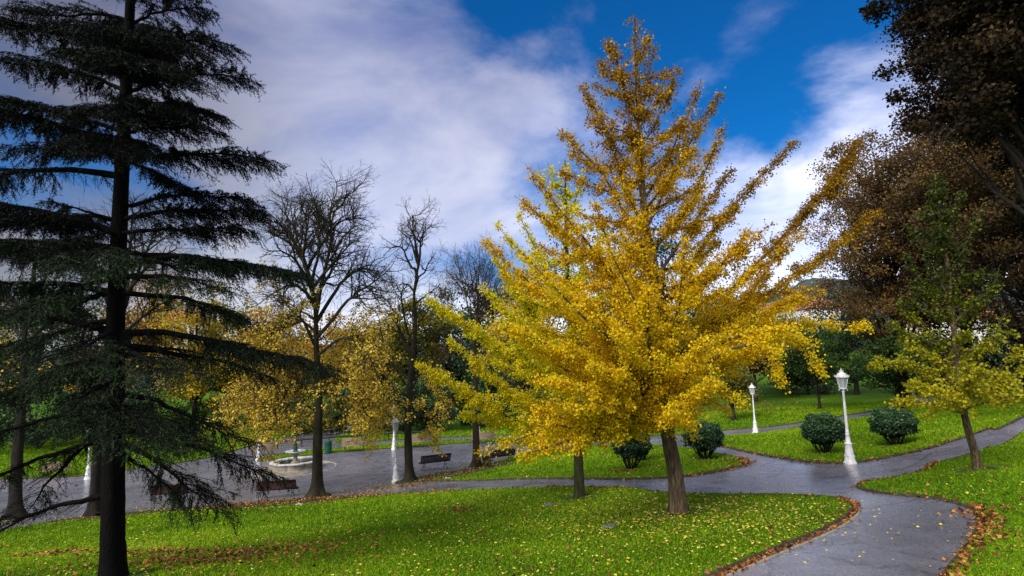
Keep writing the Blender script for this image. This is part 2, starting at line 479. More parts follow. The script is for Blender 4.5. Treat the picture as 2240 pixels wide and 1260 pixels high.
# kerbs: a low edging along the lawns
def kerb(P2, name, w=.05, top=.065, closed=False):
    P2 = np.asarray(P2); n = len(P2)
    T = np.gradient(P2, axis=0); T /= np.linalg.norm(T, axis=1, keepdims=True) + 1e-9
    Nn = np.stack([-T[:, 1], T[:, 0]], 1)
    z = ground(P2[:, 0], P2[:, 1])
    V = []
    for s, dz in ((-.5, -.1), (-.5, top), (.5, top), (.5, -.1)):
        V.append(np.column_stack([P2 + Nn * w * s, z + dz]))
    V = np.stack(V, 1).reshape(-1, 3)
    i = np.arange(n - 1)[:, None] * 4; k = np.arange(4); k2 = (k + 1) % 4
    F = np.stack([i + k, i + k2, i + 4 + k2, i + 4 + k], -1).reshape(-1, 4)
    o = mesh_obj(name, V, [F], KERB)
    tag(o, kind='structure'); return o


def seg(px):  # world curve along a run of photograph pixels
    a = np.array(px, float); return catmull(hit(a[:, 0], a[:, 1])[:, :2], 6)


iN = [i for i, p in enumerate(OUT_PX)]
K1 = seg(OUT_PX[7:31]); K2 = seg(OUT_PX[32:51]); K3 = seg(OUT_PX[51:70]); K4 = np.vstack([MIDP, MIDP[:1]])
K5 = seg(OUT_PX[70:]); K6 = np.vstack([STRIPP, STRIPP[:1]]); K7 = seg(OUT_PX[:8])
for nm, k, lab in (('kerb', K5, 'edging behind the plaza and the back path'), ('kerb', K6, 'edging around the grass strip'), ('kerb', K7, 'edging of the lawn at the left'), ('kerb', K1, 'thin worn edging along the near lawn'), ('kerb', K2, 'thin edging of the right bank lawn'),
                   ('kerb', K3, 'thin edging around the pointed lawn with the street lamp'), ('kerb', K4, 'thin edging around the middle lawn island')):
    o = kerb(k, nm); tag(o, lab, 'kerb')

_c = seg(OUT_PX[21:30]); _T = np.gradient(_c, axis=0); _T /= np.linalg.norm(_T, axis=1, keepdims=True)
o = kerb(_c + np.stack([-_T[:, 1], _T[:, 0]], 1) * .19 * np.clip(np.arange(len(_c)) / 12, 0, 1)[:, None], 'kerb', w=.04, top=.03)
o.data.materials[0] = STONE; tag(o, 'thin pale outer edging of the leaf filled gutter beside the near path', 'kerb')

# ------------------------------------------------------------ hills
def hills():
    rng = np.random.default_rng(5)
    A = np.radians(np.linspace(20, 160, 281)); R = np.array([170, 230, 300, 400, 520, 700, 900])
    V = []
    for i, r in enumerate(R):
        for a in A:
            x, y = r * np.cos(a), r * np.sin(a)
            px = 1120 + F * (x / max(y, 1))
            bump = .5 + .5 * np.sin(a * 9 + 1.3) * np.sin(a * 4.1 + .4) + .18 * np.sin(a * 31) + .08 * np.sin(a * 77)
            rightside = np.clip((px - 1350) / 350, 0, 1)
            h = [0, 6, 14, 22, 34, 44, 20][i] * (.75 + .35 * bump) * (.55 + .75 * rightside) * (.2 if i == 0 else 1)
            h += rng.normal(0, .02) * h
            V.append((x, y, CAMZ - 9.5 + h * 1.15))
    n = len(A); F_ = []
    for i in range(len(R) - 1):
        for j in range(n - 1):
            F_.append((i * n + j, (i + 1) * n + j, (i + 1) * n + j + 1, i * n + j + 1))
    m = noisemat('hill_woods', [(.3, (.012, .03, .035)), (.5, (.03, .055, .055)), (.62, (.06, .085, .07)), (.75, (.09, .065, .05))], .03, .95, .6, .4, detail=9)
    o = mesh_obj('hills', np.array(V), [np.array(F_)], m, smooth=True)
    tag(o, 'distant blue green wooded hills', 'hills', kind='structure')


hills()


# ------------------------------------------------------------ street lamps
GLASS, _nt, _o = newmat('lamp_glass')
_b = N(_nt, 'ShaderNodeBsdfPrincipled'); _b.inputs['Base Color'].default_value = (.55, .60, .60, 1); _b.inputs['Roughness'].default_value = .15
_tr = N(_nt, 'ShaderNodeBsdfTransparent'); _m = N(_nt, 'ShaderNodeMixShader'); _m.inputs[0].default_value = .55
_nt.links.new(_tr.outputs[0], _m.inputs[1]); _nt.links.new(_b.outputs[0], _m.inputs[2]); _nt.links.new(_m.outputs[0], _o.inputs[0])


def make_lamp():
    root = empty('street_lamp', (0, 0, 0))
    b = MB()
    b.lathe([(.235, -.12), (.235, .03), (.20, .045), (.20, .07), (.185, .09), (.165, .25), (.14, .48), (.118, .68), (.125, .70), (.14, .715), (.14, .735), (.12, .75)], 24)
    # round medallions on the flared base
    for k in range(4):
        a = k * math.pi / 2 + .5
        c = np.array([math.cos(a), math.sin(a), 0])
        b.tube([c * .150 + (0, 0, .25), c * .183 + (0, 0, .252)], [.05, .042], 12)
        b.tube([c * .150 + (0, 0, .25), c * .190 + (0, 0, .252)], [.02, .02], 8)
    b.build('base', WHITE_PAINT, root, smooth=False)
    b = MB()
    b.lathe([(.12, .75), (.092, .78), (.078, .95), (.07, 1.05), (.085, 1.065), (.085, 1.085), (.062, 1.10), (.062, 1.14), (.074, 1.15), (.058, 1.17), (.055, 1.3), (.045, 2.2), (.042, 2.66), (.055, 2.68), (.055, 2.71), (.042, 2.73), (.042, 2.76)], 20)
    b.build('pole', WHITE_PAINT, root, smooth=True)
    # lantern: six leaning bars, collar, rim
    n = 6; z0, z1, r0, r1 = 2.84, 3.24, .125, .215
    b = MB()
    b.lathe([(.045, 2.76), (.07, 2.78), (.15, 2.81), (.155, 2.83), (.13, 2.845)], 6)
    b.lathe([(.215, 3.235), (.255, 3.245), (.262, 3.27), (.24, 3.285), (.20, 3.29)], 6)
    for k in range(n):
        a = k * 2 * math.pi / n
        c = np.array([math.cos(a), math.sin(a), 0])
        b.tube([c * r0 + (0, 0, z0), c * r1 + (0, 0, z1)], [.013, .013], 4)
        b.tube([c * .15 + (0, 0, 2.79), c * .17 + (0, 0, 2.755), c * .15 + (0, 0, 2.73)], [.014, .012, .004], 5)
        b.tube([c * .245 + (0, 0, 3.27), c * .275 + (0, 0, 3.31), c * .262 + (0, 0, 3.35)], [.014, .014, .003], 5)
        c2 = np.array([math.cos(a + math.pi / n), math.sin(a + math.pi / n), 0])
        b.tube([c2 * .215 + (0, 0, 3.275), c2 * .23 + (0, 0, 3.32)], [.02, .004], 5)
    b.build('lantern_frame', WHITE_PAINT, root)
    for k in range(n):
        a, a2 = k * 2 * math.pi / n, (k + 1) * 2 * math.pi / n
        q = [(.985 * r0 * math.cos(a), .985 * r0 * math.sin(a), z0), (.985 * r0 * math.cos(a2), .985 * r0 * math.sin(a2), z0),
             (.985 * r1 * math.cos(a2), .985 * r1 * math.sin(a2), z1), (.985 * r1 * math.cos(a), .985 * r1 * math.sin(a), z1)]
        mesh_obj('glass_pane', np.array(q), [np.array([[0, 1, 2, 3]])], GLASS, root)
    b = MB()
    b.lathe([(.205, 3.29), (.20, 3.31), (.175, 3.36), (.13, 3.415), (.075, 3.44), (.06, 3.45)], 12)
    b.build('roof', WHITE_PAINT, root, smooth=True)
    b = MB()
    b.lathe([(.05, 3.45), (.03, 3.47), (.04, 3.49), (.022, 3.51), (.028, 3.54), (.012, 3.57), (.002, 3.62)], 10)
    for k in range(6):
        a = k * math.pi / 3; c = np.array([math.cos(a), math.sin(a), 0])
        b.tube([c * .045 + (0, 0, 3.45), c * .075 + (0, 0, 3.49), c * .06 + (0, 0, 3.53)], [.012, .011, .003], 5)
    b.build('finial', WHITE_PAINT, root, smooth=True)
    b = MB(); b.lathe([(.02, 2.84), (.03, 2.9), (.045, 2.98), (.05, 3.05), (.03, 3.12), (.004, 3.14)], 10)
    b.build('bulb', noisemat('opal_bulb', [(.4, (.6, .6, .56)), (.6, (.7, .7, .66))], 3, .3, 0), root, smooth=True)
    return root


LG = 'white cast iron lamp posts of the park'
lamps = [((1860, 1014), 1.00, 'tall white lamp post at the fork of the asphalt paths, between two round shrubs'),
         ((1653, 947), 1.0, 'white lamp post beside the back path, left of the round shrubs'),
         ((866, 1054), 1.0, 'white lamp post on the near plaza edge left of a dark bare trunk'),
         ((862, 983), 1.0, 'white lamp post on the far plaza edge, directly behind a nearer lamp post'),
         ((566, 1006), 1.0, 'white lamp post left of the stone fountain, behind yellow leaves'),
         ((1047, 952), 1.0, 'white lamp post behind the bare tree that stands right of the iron legged bench'),
         ((192, 1048), 1.0, 'white lamp post seen through the cedar branches left of its trunk'),
         ((2000, 880), 1.0, 'white lamp post on the slope, behind the small green yellow ginkgo'),
         ((662, 947), .9, 'white lamp post far up the pale slanting path, above the fountain'),
         ((1151, 966), 1.0, 'white lamp post behind the lower yellow branches, beside a dark far trunk')]
L0 = make_lamp()
for i, (p, s, lab) in enumerate(lamps):
    o = L0 if i == 0 else copy_tree(L0)
    w = hit1(*p); o.location = (w[0], w[1], ground(w[0], w[1])[0] + .03); o.scale = (s, s, s)
    o.rotation_euler = (0, 0, i * .4 + .2)
    tag(o, lab, 'lamp post', LG)


# ------------------------------------------------------------ benches
def make_bench(slat_mat, ironlegs=True):
    """origin on the ground under the seat middle; faces +Y, back on -Y"""
    root = empty('park_bench', (0, 0, 0)); W = 2.0
    def slat(name, c, size, rx):
        b = MB(); R = np.array(Matrix.Rotation(rx, 3, 'X')); b.box(c, size, R); o = b.build(name, slat_mat, root)
        bv = o.modifiers.new('bevel', 'BEVEL'); bv.width = .006; bv.segments = 1
    seat = MB(); back = MB()
    for k in range(6):
        y = -.17 + k * .078; z = .44 - .02 * math.sin(k / 5 * math.pi)
        seat.box((0, y, z), (W, .06, .028), np.array(Matrix.Rotation(-.06 + k * .03, 3, 'X')))
    for k in range(7):
        t = k / 6; y = -.235 - .16 * t - .03 * t * t; z = .50 + .43 * t
        back.box((0, y, z), (W, .026, .056 if k < 6 else .075), np.array(Matrix.Rotation(.36, 3, 'X')))
    seat.build('seat', slat_mat, root); back.build('backrest', slat_mat, root)
    for x in (-.72, .72):
        b = MB()
        b.tube([(x, .30, .0), (x, .22, .13), (x, .13, .24), (x, .20, .34), (x, .24, .42)], [.028, .02, .018, .018, .02], 6)
        b.tube([(x, -.36, .0), (x, -.28, .13), (x, -.14, .24), (x, -.17, .34), (x, -.20, .44), (x, -.30, .66), (x, -.43, .95)], [.028, .02, .018, .018, .02, .018, .015], 6)
        b.tube([(x, -.20, .415), (x, .0, .40), (x, .25, .415)], [.02, .02, .02], 6)
        b.tube([(x, .13, .24), (x, 0, .19), (x, -.14, .24)], [.015, .018, .015], 6)
        b.tube([(x, .30, .012), (x, .34, .012)], [.03, .03], 6); b.tube([(x, -.36, .012), (x, -.40, .012)], [.03, .03], 6)
        b.build('leg', IRON, root, smooth=True)
    return root


def place_bench(proto, first, p, face, lab, group, dz=0.0, s=1.0):
    o = proto if first else copy_tree(proto)
    w = hit1(*p); o.location = (w[0], w[1], ground(w[0], w[1])[0] + .01 + dz)
    o.rotation_euler = (0, 0, face); o.scale = (s, s, s)
    tag(o, lab, 'bench', group); return o


BR = make_bench(SLAT_RED); BD = make_bench(SLAT_DARK); BP = make_bench(SLAT_PALE)
BG = 'slatted benches around the plaza'
place_bench(BR, True, (609, 1089), .10, 'dark red slatted bench seen from behind, left of the thick bare trunk', BG)
place_bench(BD, True, (951, 1026), .42, 'dark slatted bench with curled iron legs turned to the plaza, between two bare trunks', BG)
place_bench(BR, False, (375, 1098), .05, 'slatted bench mostly hidden behind the drooping cedar branches', BG)
place_bench(BD, False, (1096, 1012), .5, 'dark bench half hidden by the yellow branch tips on the plaza edge', BG)
for i, (p, fz, lab) in enumerate([((919, 979), math.pi + .12, 'pale weathered bench on the grass strip behind the plaza, right of the lamp posts'),
                                  ((1058, 972), math.pi + .1, 'pale grey bench on the far side of the plaza, rightmost of the pale benches'),
                                  ((775, 988), math.pi + .12, 'pale pinkish bench on the far side, right of the green litter bin'),
                                  ((575, 998), math.pi + .15, 'pale bench behind the fountain, beside the left lamp post'),
                                  ((115, 1045), math.pi, 'pale bench on the far left of the plaza behind the cedar')]):
    place_bench(BP, i == 0, p, fz, lab, BG, dz=.04)

# ------------------------------------------------------------ litter bin
w = hit1(718, 992)
t = empty('litter_bin', (w[0], w[1], w[2] + .03), 'green metal litter bin on the grass strip behind the plaza', 'litter bin')
b = MB(); b.lathe([(.24, 0), (.26, .03), (.27, .4), (.28, .8), (.30, .82), (.30, .86), (.26, .87), (.25, .2)], 20, c=(w[0], w[1], w[2] + .03))
b.build('body', GREENMETAL, t, smooth=False)
b = MB(); b.lathe([(.25, .93), (.22, .99), (.08, 1.02), (.001, 1.03)], 20, c=(w[0], w[1], w[2] + .03))
for k in range(3):
    a = k * 2.09; b.tube([(w[0] + .24 * math.cos(a), w[1] + .24 * math.sin(a), w[2] + .86), (w[0] + .24 * math.cos(a), w[1] + .24 * math.sin(a), w[2] + .98)], [.012, .012], 5)
b.build('lid', GREENMETAL, t)

# ------------------------------------------------------------ fountain
w = hit1(646, 1026); c0 = np.array([w[0], w[1], ground(w[0], w[1])[0]])
t = empty('stone_fountain', c0, 'round pale stone fountain with lobed basin, upper bowl and small bronze figure on the plaza', 'fountain')
b = MB(); b.lathe([(2.75, -.05), (2.75, .06), (2.62, .06), (2.60, .03), (1.0, .03)], 64, c=c0, cap=False); b.build('apron', STONE, t)


def lobed(mb, prof, c, lobes=8, amp=.07, n=96):
    a = np.arange(n) / n * 2 * np.pi
    sc = 1 + amp * np.abs(np.sin(a * lobes / 2)) ** .7
    V = []
    for r, z in prof:
        V.append(np.stack([r * sc * np.cos(a), r * sc * np.sin(a), np.full(n, z)], 1))
    V = np.concatenate(V) + c; i = np.arange(n); j = (i + 1) % n
    mb.add(V, np.concatenate([np.stack([k * n + i, k * n + j, (k + 1) * n + j, (k + 1) * n + i], 1) for k in range(len(prof) - 1)]))


b = MB(); lobed(b, [(1.50, 0), (1.50, .08), (1.44, .10), (1.42, .16), (1.44, .46)], c0); lobed(b, [(1.26, .46), (1.26, .05)], c0); b.build('basin_wall', STONE, t)
b = MB(); lobed(b, [(1.22, .46), (1.22, .56), (1.26, .58), (1.52, .58), (1.55, .55), (1.55, .50), (1.48, .46), (1.22, .46)], c0); b.build('basin_rim', MARBLE, t)
WATER = noisemat('fountain_water', [(.3, (.02, .03, .02)), (.7, (.05, .06, .03))], 2, .08, .15, 8, spec=.6)
b = MB(); b.lathe([(0.001, .34), (1.28, .34)], 48, c=c0, cap=False); b.build('water', WATER, t)
b = MB(); b.lathe([(.30, .05), (.30, .45), (.24, .50), (.16, .56), (.13, .75), (.16, .88), (.22, .95), (.26, 1.02)], 20, c=c0); b.build('pedestal', STONE, t, smooth=True)
b = MB(); lobed(b, [(.20, 1.02), (.40, 1.06), (.58, 1.14), (.64, 1.19), (.64, 1.22), (.58, 1.22), (.50, 1.16), (.05, 1.12)], c0, 12, .04); b.build('upper_bowl', MARBLE, t, smooth=True)
b = MB()
b.lathe([(.20, 1.14), (.20, 1.2), (.12, 1.25), (.16, 1.36), (.13, 1.5), (.10, 1.56), (.13, 1.66), (.12, 1.76), (.05, 1.82), (.075, 1.88), (.07, 1.95), (.02, 2.0)], 14, c=c0)
b.tube([c0 + (.10, 0, 1.72), c0 + (.2, .05, 1.6), c0 + (.24, .1, 1.75)], [.035, .03, .02], 6)
b.tube([c0 + (-.10, 0, 1.72), c0 + (-.2, .03, 1.62), c0 + (-.16, .12, 1.5)], [.035, .03, .02], 6)
b.build('figure', BRONZE, t, smooth=True)

# ------------------------------------------------------------ manhole covers, litter
for nm, p, r, lab in (('manhole_cover', (1335, 1156), .20, 'round dark drain cover in the lawn left of the big ginkgo trunk'),
                      ('manhole_cover', (1202, 1108), .21, 'small round cover in the lawn in front of the second ginkgo trunk')):
    w = hit1(*p)
    nx = (ground(w[0] + .3, w[1])[0] - ground(w[0] - .3, w[1])[0]) / .6; ny = (ground(w[0], w[1] + .3)[0] - ground(w[0], w[1] - .3)[0]) / .6
    b = MB(); b.lathe([(r, -.02), (r, .085), (r * .92, .09), (r * .9, .083), (r * .8, .083), (r * .78, .088), (r * .3, .088), (r * .28, .083), (.001, .083)], 28)
    o = b.build(nm, noisemat('cover_iron', [(.3, (.05, .07, .06)), (.7, (.16, .19, .17))], 9, .6, .4, 40), None)
    nrm = Vector((-nx, -ny, 1)).normalized(); o.rotation_mode = 'QUATERNION'; o.rotation_quaternion = Vector((0, 0, 1)).rotation_difference(nrm)
    o.location = (w[0], w[1], ground(w[0], w[1])[0]); tag(o, lab, 'manhole cover', 'round covers in the lawn')
for p, lab in (((655, 1107), 'crumpled white paper scrap on the soil right of the red bench'), ((980, 1049), 'pale paper scrap on the soil in front of the iron legged bench')):
    w = hit1(*p); rng = np.random.default_rng(int(p[0]))
    X, Y = np.meshgrid(np.linspace(-.17, .17, 7), np.linspace(-.11, .11, 5)); Z = rng.uniform(0, .05, X.shape) + ground(w[0], w[1])[0] + .06
    V = np.stack([X + w[0], Y + w[1], Z], -1).reshape(-1, 3)
    F_ = [(j * 7 + i, j * 7 + i + 1, (j + 1) * 7 + i + 1, (j + 1) * 7 + i) for j in range(4) for i in range(6)]
    o = mesh_obj('paper_scrap', V, [np.array(F_)], MARBLE); tag(o, lab, 'litter', 'paper scraps on the soil')

# low dark rail behind the plaza
ra = hit([607, 660, 720, 790, 850, 930], [982, 977, 972, 967, 963, 958]); ra = ra[:, :3]
t = empty('low_rail', (ra[0][0], ra[0][1], ra[0][2]), 'long low dark rail running behind the far benches', 'rail')
top = ra.copy(); top[:, 2] = ground(ra[:, 0], ra[:, 1]) + .62
b = MB(); b.tube(top, .09, 6); b.build('rail_bar', IRON, t)
for q in ra:
    b = MB(); z = ground(q[0], q[1])[0]; b.tube([(q[0], q[1], z - .1), (q[0], q[1], z + .6)], [.05, .05], 6); b.build('post', IRON, t)
# ------------------------------------------------------------ trees
def unit(v):
    return v / (np.linalg.norm(v, axis=-1, keepdims=True) + 1e-9)


def rand_dirs(rng, n):
    return unit(rng.normal(size=(n, 3)))


LEAF_SHAPES = {
    'fan': (np.array([(0, -.5), (.52, .12), (.22, .5), (-.22, .5), (-.52, .12)]), np.array([0, .12, -.02, -.02, .12])),
    'oval': (np.array([(0, -.5), (.34, 0), (0, .5), (-.34, 0)]), np.array([0, .10, 0, .10])),
    'maple': (np.array([(0, -.45), (.5, -.15), (.22, .15), (0, .55), (-.22, .15), (-.5, -.15)]), np.array([0, .15, 0, .1, 0, .15])),
    'needle': (np.array([(0, -.5), (.5, 0), (0, .5), (-.5, 0)]), np.array([0, 0, 0, 0])),
}


def leaf_mesh(name, C, size, mat, parent, rng, shape='oval', tint=None, up=.3, aspect=1.0, axis=None, face=None):
    """one small curved face per leaf. axis: optional (n,3) direction of the leaf's long side"""
    n = len(C); sh, fold = LEAF_SHAPES[shape]; k = len(sh)
    nrm = unit(rng.normal(size=(n, 3)) + np.array([0, 0, up]))
    if face is not None: nrm = unit(nrm + face)
    a = rng.normal(size=(n, 3)) if axis is None else axis
    v = unit(a - (a * nrm).sum(1, keepdims=True) * nrm)
    u = np.cross(v, nrm)
    s = np.broadcast_to(size, (n,)) * rng.uniform(.7, 1.25, n)
    V = (C[:, None] + s[:, None, None] * (u[:, None] * (sh[None, :, 0, None] * aspect) + v[:, None] * sh[None, :, 1, None] + nrm[:, None] * fold[None, :, None]))
    Fc = np.arange(n * k).reshape(n, k)
    if tint is None: tint = rng.uniform(0, 1, n)
    return mesh_obj(name, V.reshape(-1, 3), [Fc], mat, parent, tint=np.clip(tint, 0, 1))


def curve3(p0, p1, n, bend=(0, 0, 0), rng=None, wob=0.0):
    t = np.linspace(0, 1, n)[:, None]
    P = p0 * (1 - t) + p1 * t + np.array(bend) * (4 * t * (1 - t))
    if rng is not None and wob:
        w = np.cumsum(rng.normal(size=(n, 3)), 0); w -= w[0]; w -= t * w[-1]
        P = P + w * wob
    return P


def interp_poly(P, t):
    """points at parameters t (0..1) on a polyline"""
    s = np.asarray(t) * (len(P) - 1); i = np.clip(s.astype(int), 0, len(P) - 2); f = (s - i)[..., None]
    return P[i] * (1 - f) + P[i + 1] * f


def trunk_mesh(name, P, R, mat, parent, rng, sides=14, rough=.06, flare=0.0, extra=()):
    """trunk with an uneven, fluted surface, plus limbs joined in the same mesh"""
    P = catmull(P, 6); n = len(P)
    Rr = np.interp(np.linspace(0, 1, n), np.linspace(0, 1, len(R)), R)
    V, Fc = tubes([(P, Rr)], sides)
    V = V.reshape(n, sides, 3); C = P[:, None]
    a = np.arange(sides) / sides * 2 * np.pi
    ph = rng.uniform(0, 6, 3)
    k = 1 + rough * (np.sin(3 * a + ph[0])[None] + .7 * np.sin(5 * a + ph[1])[None] * np.cos(np.arange(n) / 5)[:, None]) + rng.normal(0, rough * .35, (n, sides))
    if flare:
        hz = np.maximum(P[:, 2] - P[0, 2] - .15, 0); g = flare * np.exp(-hz / (1.1 * Rr[0]))[:, None] * (1 + .45 * np.sin(4 * a + ph[2])[None] + .2 * np.sin(7 * a)[None])
        k = k + g
    V = C + (V - C) * k[..., None]
    mb = MB(); mb.add(V.reshape(-1, 3), Fc)
    for br, kk in extra:
        if br:
            v, f = tubes(br, kk); mb.add(v, f)
    return mb.build(name, mat, parent, smooth=True)


def limb_radius(n, r0, r1, p=1.0):
    return r1 + (r0 - r1) * (1 - np.linspace(0, 1, n)) ** p


# ---- ginkgo: long straight arms, each thickly sleeved with short leafy spurs
def ginkgo(name, label, base_px, trunk_px, d0, r_base, limbs, nfill, env, mat, bark, leaf, seed, group=None, shoots=26, per=80, cat='tree', spread=1.0, top_r=.015, hue=None, fillz=(.25, .95), lean=0):
    rng = np.random.default_rng(seed)
    base = hit1(*base_px); base[2] = ground(base[0], base[1])[0]
    dep = pix(base)[2]
    TP_ = [base + np.array([0, 0, -.15]), base + np.array([0, 0, .05])]
    for px, py, dd in trunk_px: TP_.append(at(px, py, dep + dd))
    TP_ = np.array(TP_)
    T = catmull(TP_, 8); m = len(T)
    z0, z1 = T[0, 2], T[-1, 2]
    H = z1 - z0
    root = empty(name, base, label, cat, group)
    tr = []  # limb polylines
    def on_trunk(z):
        i = int(np.argmin(np.abs(T[:, 2] - z))); return T[i], i / m
    def rad_at(t): return top_r + (r_base - top_r) * (1 - t) ** .85
    arms = []
    for lb in limbs:
        sy, mids, (tx, ty, td), w = lb      # start pixel y on the trunk, via points, tip, fullness
        # trunk point whose photograph y is closest to sy
        X_, Y_, D_ = pix(T)
        i = int(np.argmin(np.abs(Y_ - sy))); p0 = T[i]
        pts_ = [p0] + [at(a, b_, dep + c) for a, b_, c in mids] + [at(tx, ty, dep + td)]
        if mids: P = catmull(np.array(pts_), max(3, 12 // (len(pts_) - 1)))
        else:
            L = np.linalg.norm(pts_[1] - p0)
            P = curve3(p0, pts_[1], 12, (0, 0, -.05 * L), rng, .02)
        arms.append((P, w, i / m))
    for k in range(nfill):
        u = fillz[0] + (fillz[1] - fillz[0]) * ((k + rng.uniform(0, 1)) / nfill)
        z = z0 + H * u
        p0, t = on_trunk(z)
        az = k * 2.399 + rng.normal(0, .3)
        L = np.interp(u, env[0], env[1]) * rng.uniform(.65, 1.0)
        rise = L * rng.uniform(.12, .55)
        tip = p0 + np.array([math.cos(az) * L, math.sin(az) * L, rise])
        arms.append((curve3(p0, tip, 12, (0, 0, -.08 * L), rng, .03), .9, t))
    br_big, br_small, C, tintz, AX = [], [], [], [], []
    for P, w, t in arms:
        seglen = np.linalg.norm(np.diff(P, axis=0), axis=1); L = seglen.sum()
        r0 = min(rad_at(t) * .45, .02 + .018 * L) ; n = len(P)
        br_big.append((P, limb_radius(n, r0, .005)))
        # bare whip at the tip
        dirt = unit(P[-1] - P[-3])
        if rng.random() < .7: br_small.append((np.array([P[-1], P[-1] + dirt * .12 + rng.normal(0, .01, 3), P[-1] + dirt * rng.uniform(.15, .28)]), np.array([.006, .004, .002])))
        ns = max(5, int(shoots * L / 3.2 * w))
        ts = rng.uniform(.10 if L > 1.5 else .02, 1.0, ns) ** .85
        Q = interp_poly(P, ts); Tn = unit(interp_poly(P, np.minimum(ts + .05, 1)) - interp_poly(P, np.maximum(ts - .05, 0)))
        for q, tn, tt in zip(Q, Tn, ts):
            env_l = (.10 + 1.0 * (1 - tt) ** .8 * min(1, L / 3.0) * (.62 if t > .5 else 1)) * spread * (1.25 if w > 1.1 else 1)
            l = env_l * rng.uniform(.35, 1.1)
            side = unit(np.cross(tn, [0, 0, 1.]) * rng.choice([-1, 1]) + rng.normal(0, .35, 3))
            d = unit(side + tn * rng.uniform(.3, 1.2) + np.array([0, 0, rng.uniform(-.32, .22)]))
            e = q + d * l + np.array([0, 0, -.10 * l * l])
            mid = (q + e) / 2 + rng.normal(0, .03 * l, 3)
            br_small.append((np.array([q, mid, e]), np.array([.004 + .006 * l, .004 + .003 * l, .002])))
            nc = max(2, int(l / .075))
            tc_ = rng.uniform(0, 1, nc)
            cc = q + (e - q) * tc_[:, None] + rng.normal(0, .035, (nc, 3))
            C.append(np.repeat(cc, max(2, int(per * .075)), 0)); tintz.append(np.full(nc * max(2, int(per * .075)), rng.uniform(-.12, .12)))
        # spurs right on the limb
        nc = int(L * 13 * w); tc_ = rng.uniform(.25, 1, nc)
        cc = interp_poly(P, tc_) + rng.normal(0, .045, (nc, 3)); C.append(np.repeat(cc, 5, 0)); tintz.append(np.full(nc * 5, rng.uniform(-.1, .1)))
    # spurs all the way up the leader
    zt = np.where((T[:, 2] - z0) / H > .55)[0]; tc_ = rng.uniform(zt[0] / (m - 1), .99, 150)
    cc = interp_poly(T, tc_) + rng.normal(0, .09, (150, 3)); C.append(np.repeat(cc, 9, 0)); tintz.append(np.full(150 * 9, .0))
    C = np.concatenate(C); tz = np.concatenate(tintz)
    C = C + rng.normal(0, .064, C.shape) + np.array([0, 0, -.02])
    n = len(C)
    h = (C[:, 2] - z0) / H
    lump = np.sin(C[:, 0] * 2.1 + 1) * np.sin(C[:, 1] * 1.7 + 2) * np.sin(C[:, 2] * 2.3)
    tint = .44 + tz + rng.normal(0, .15, n) + .1 * lump
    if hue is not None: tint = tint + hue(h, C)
    R = [rad_at(x) for x in np.linspace(0, 1, len(TP_))]
    trunk_mesh('trunk', TP_, R, bark, root, rng, 16, .07, .28)
    vb, fb = tubes(br_big, 7); vs, fs = tubes(br_small, 3)
    mb = MB(); mb.add(vb, fb); mb.add(vs, fs); mb.build('branches', bark if name != 'x' else TWIG, root, smooth=True)
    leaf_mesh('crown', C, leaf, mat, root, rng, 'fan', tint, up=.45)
    print(label[:30], 'leaves', n)
    return root, T


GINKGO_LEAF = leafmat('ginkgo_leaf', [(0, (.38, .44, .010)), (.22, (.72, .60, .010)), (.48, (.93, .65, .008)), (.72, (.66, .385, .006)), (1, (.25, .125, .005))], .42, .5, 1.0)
GINKGO_LEAF2 = leafmat('ginkgo_leaf_greener', [(0, (.24, .32, .012)), (.25, (.60, .60, .014)), (.55, (.90, .74, .014)), (1, (.88, .60, .012))], .42, .5, 1.0)
GINKGO_LEAF3 = leafmat('ginkgo_leaf_olive', [(0, (.035, .052, .006)), (.3, (.14, .17, .009)), (.6, (.40, .38, .010)), (1, (.58, .46, .012))], .34, .5, 1.0)

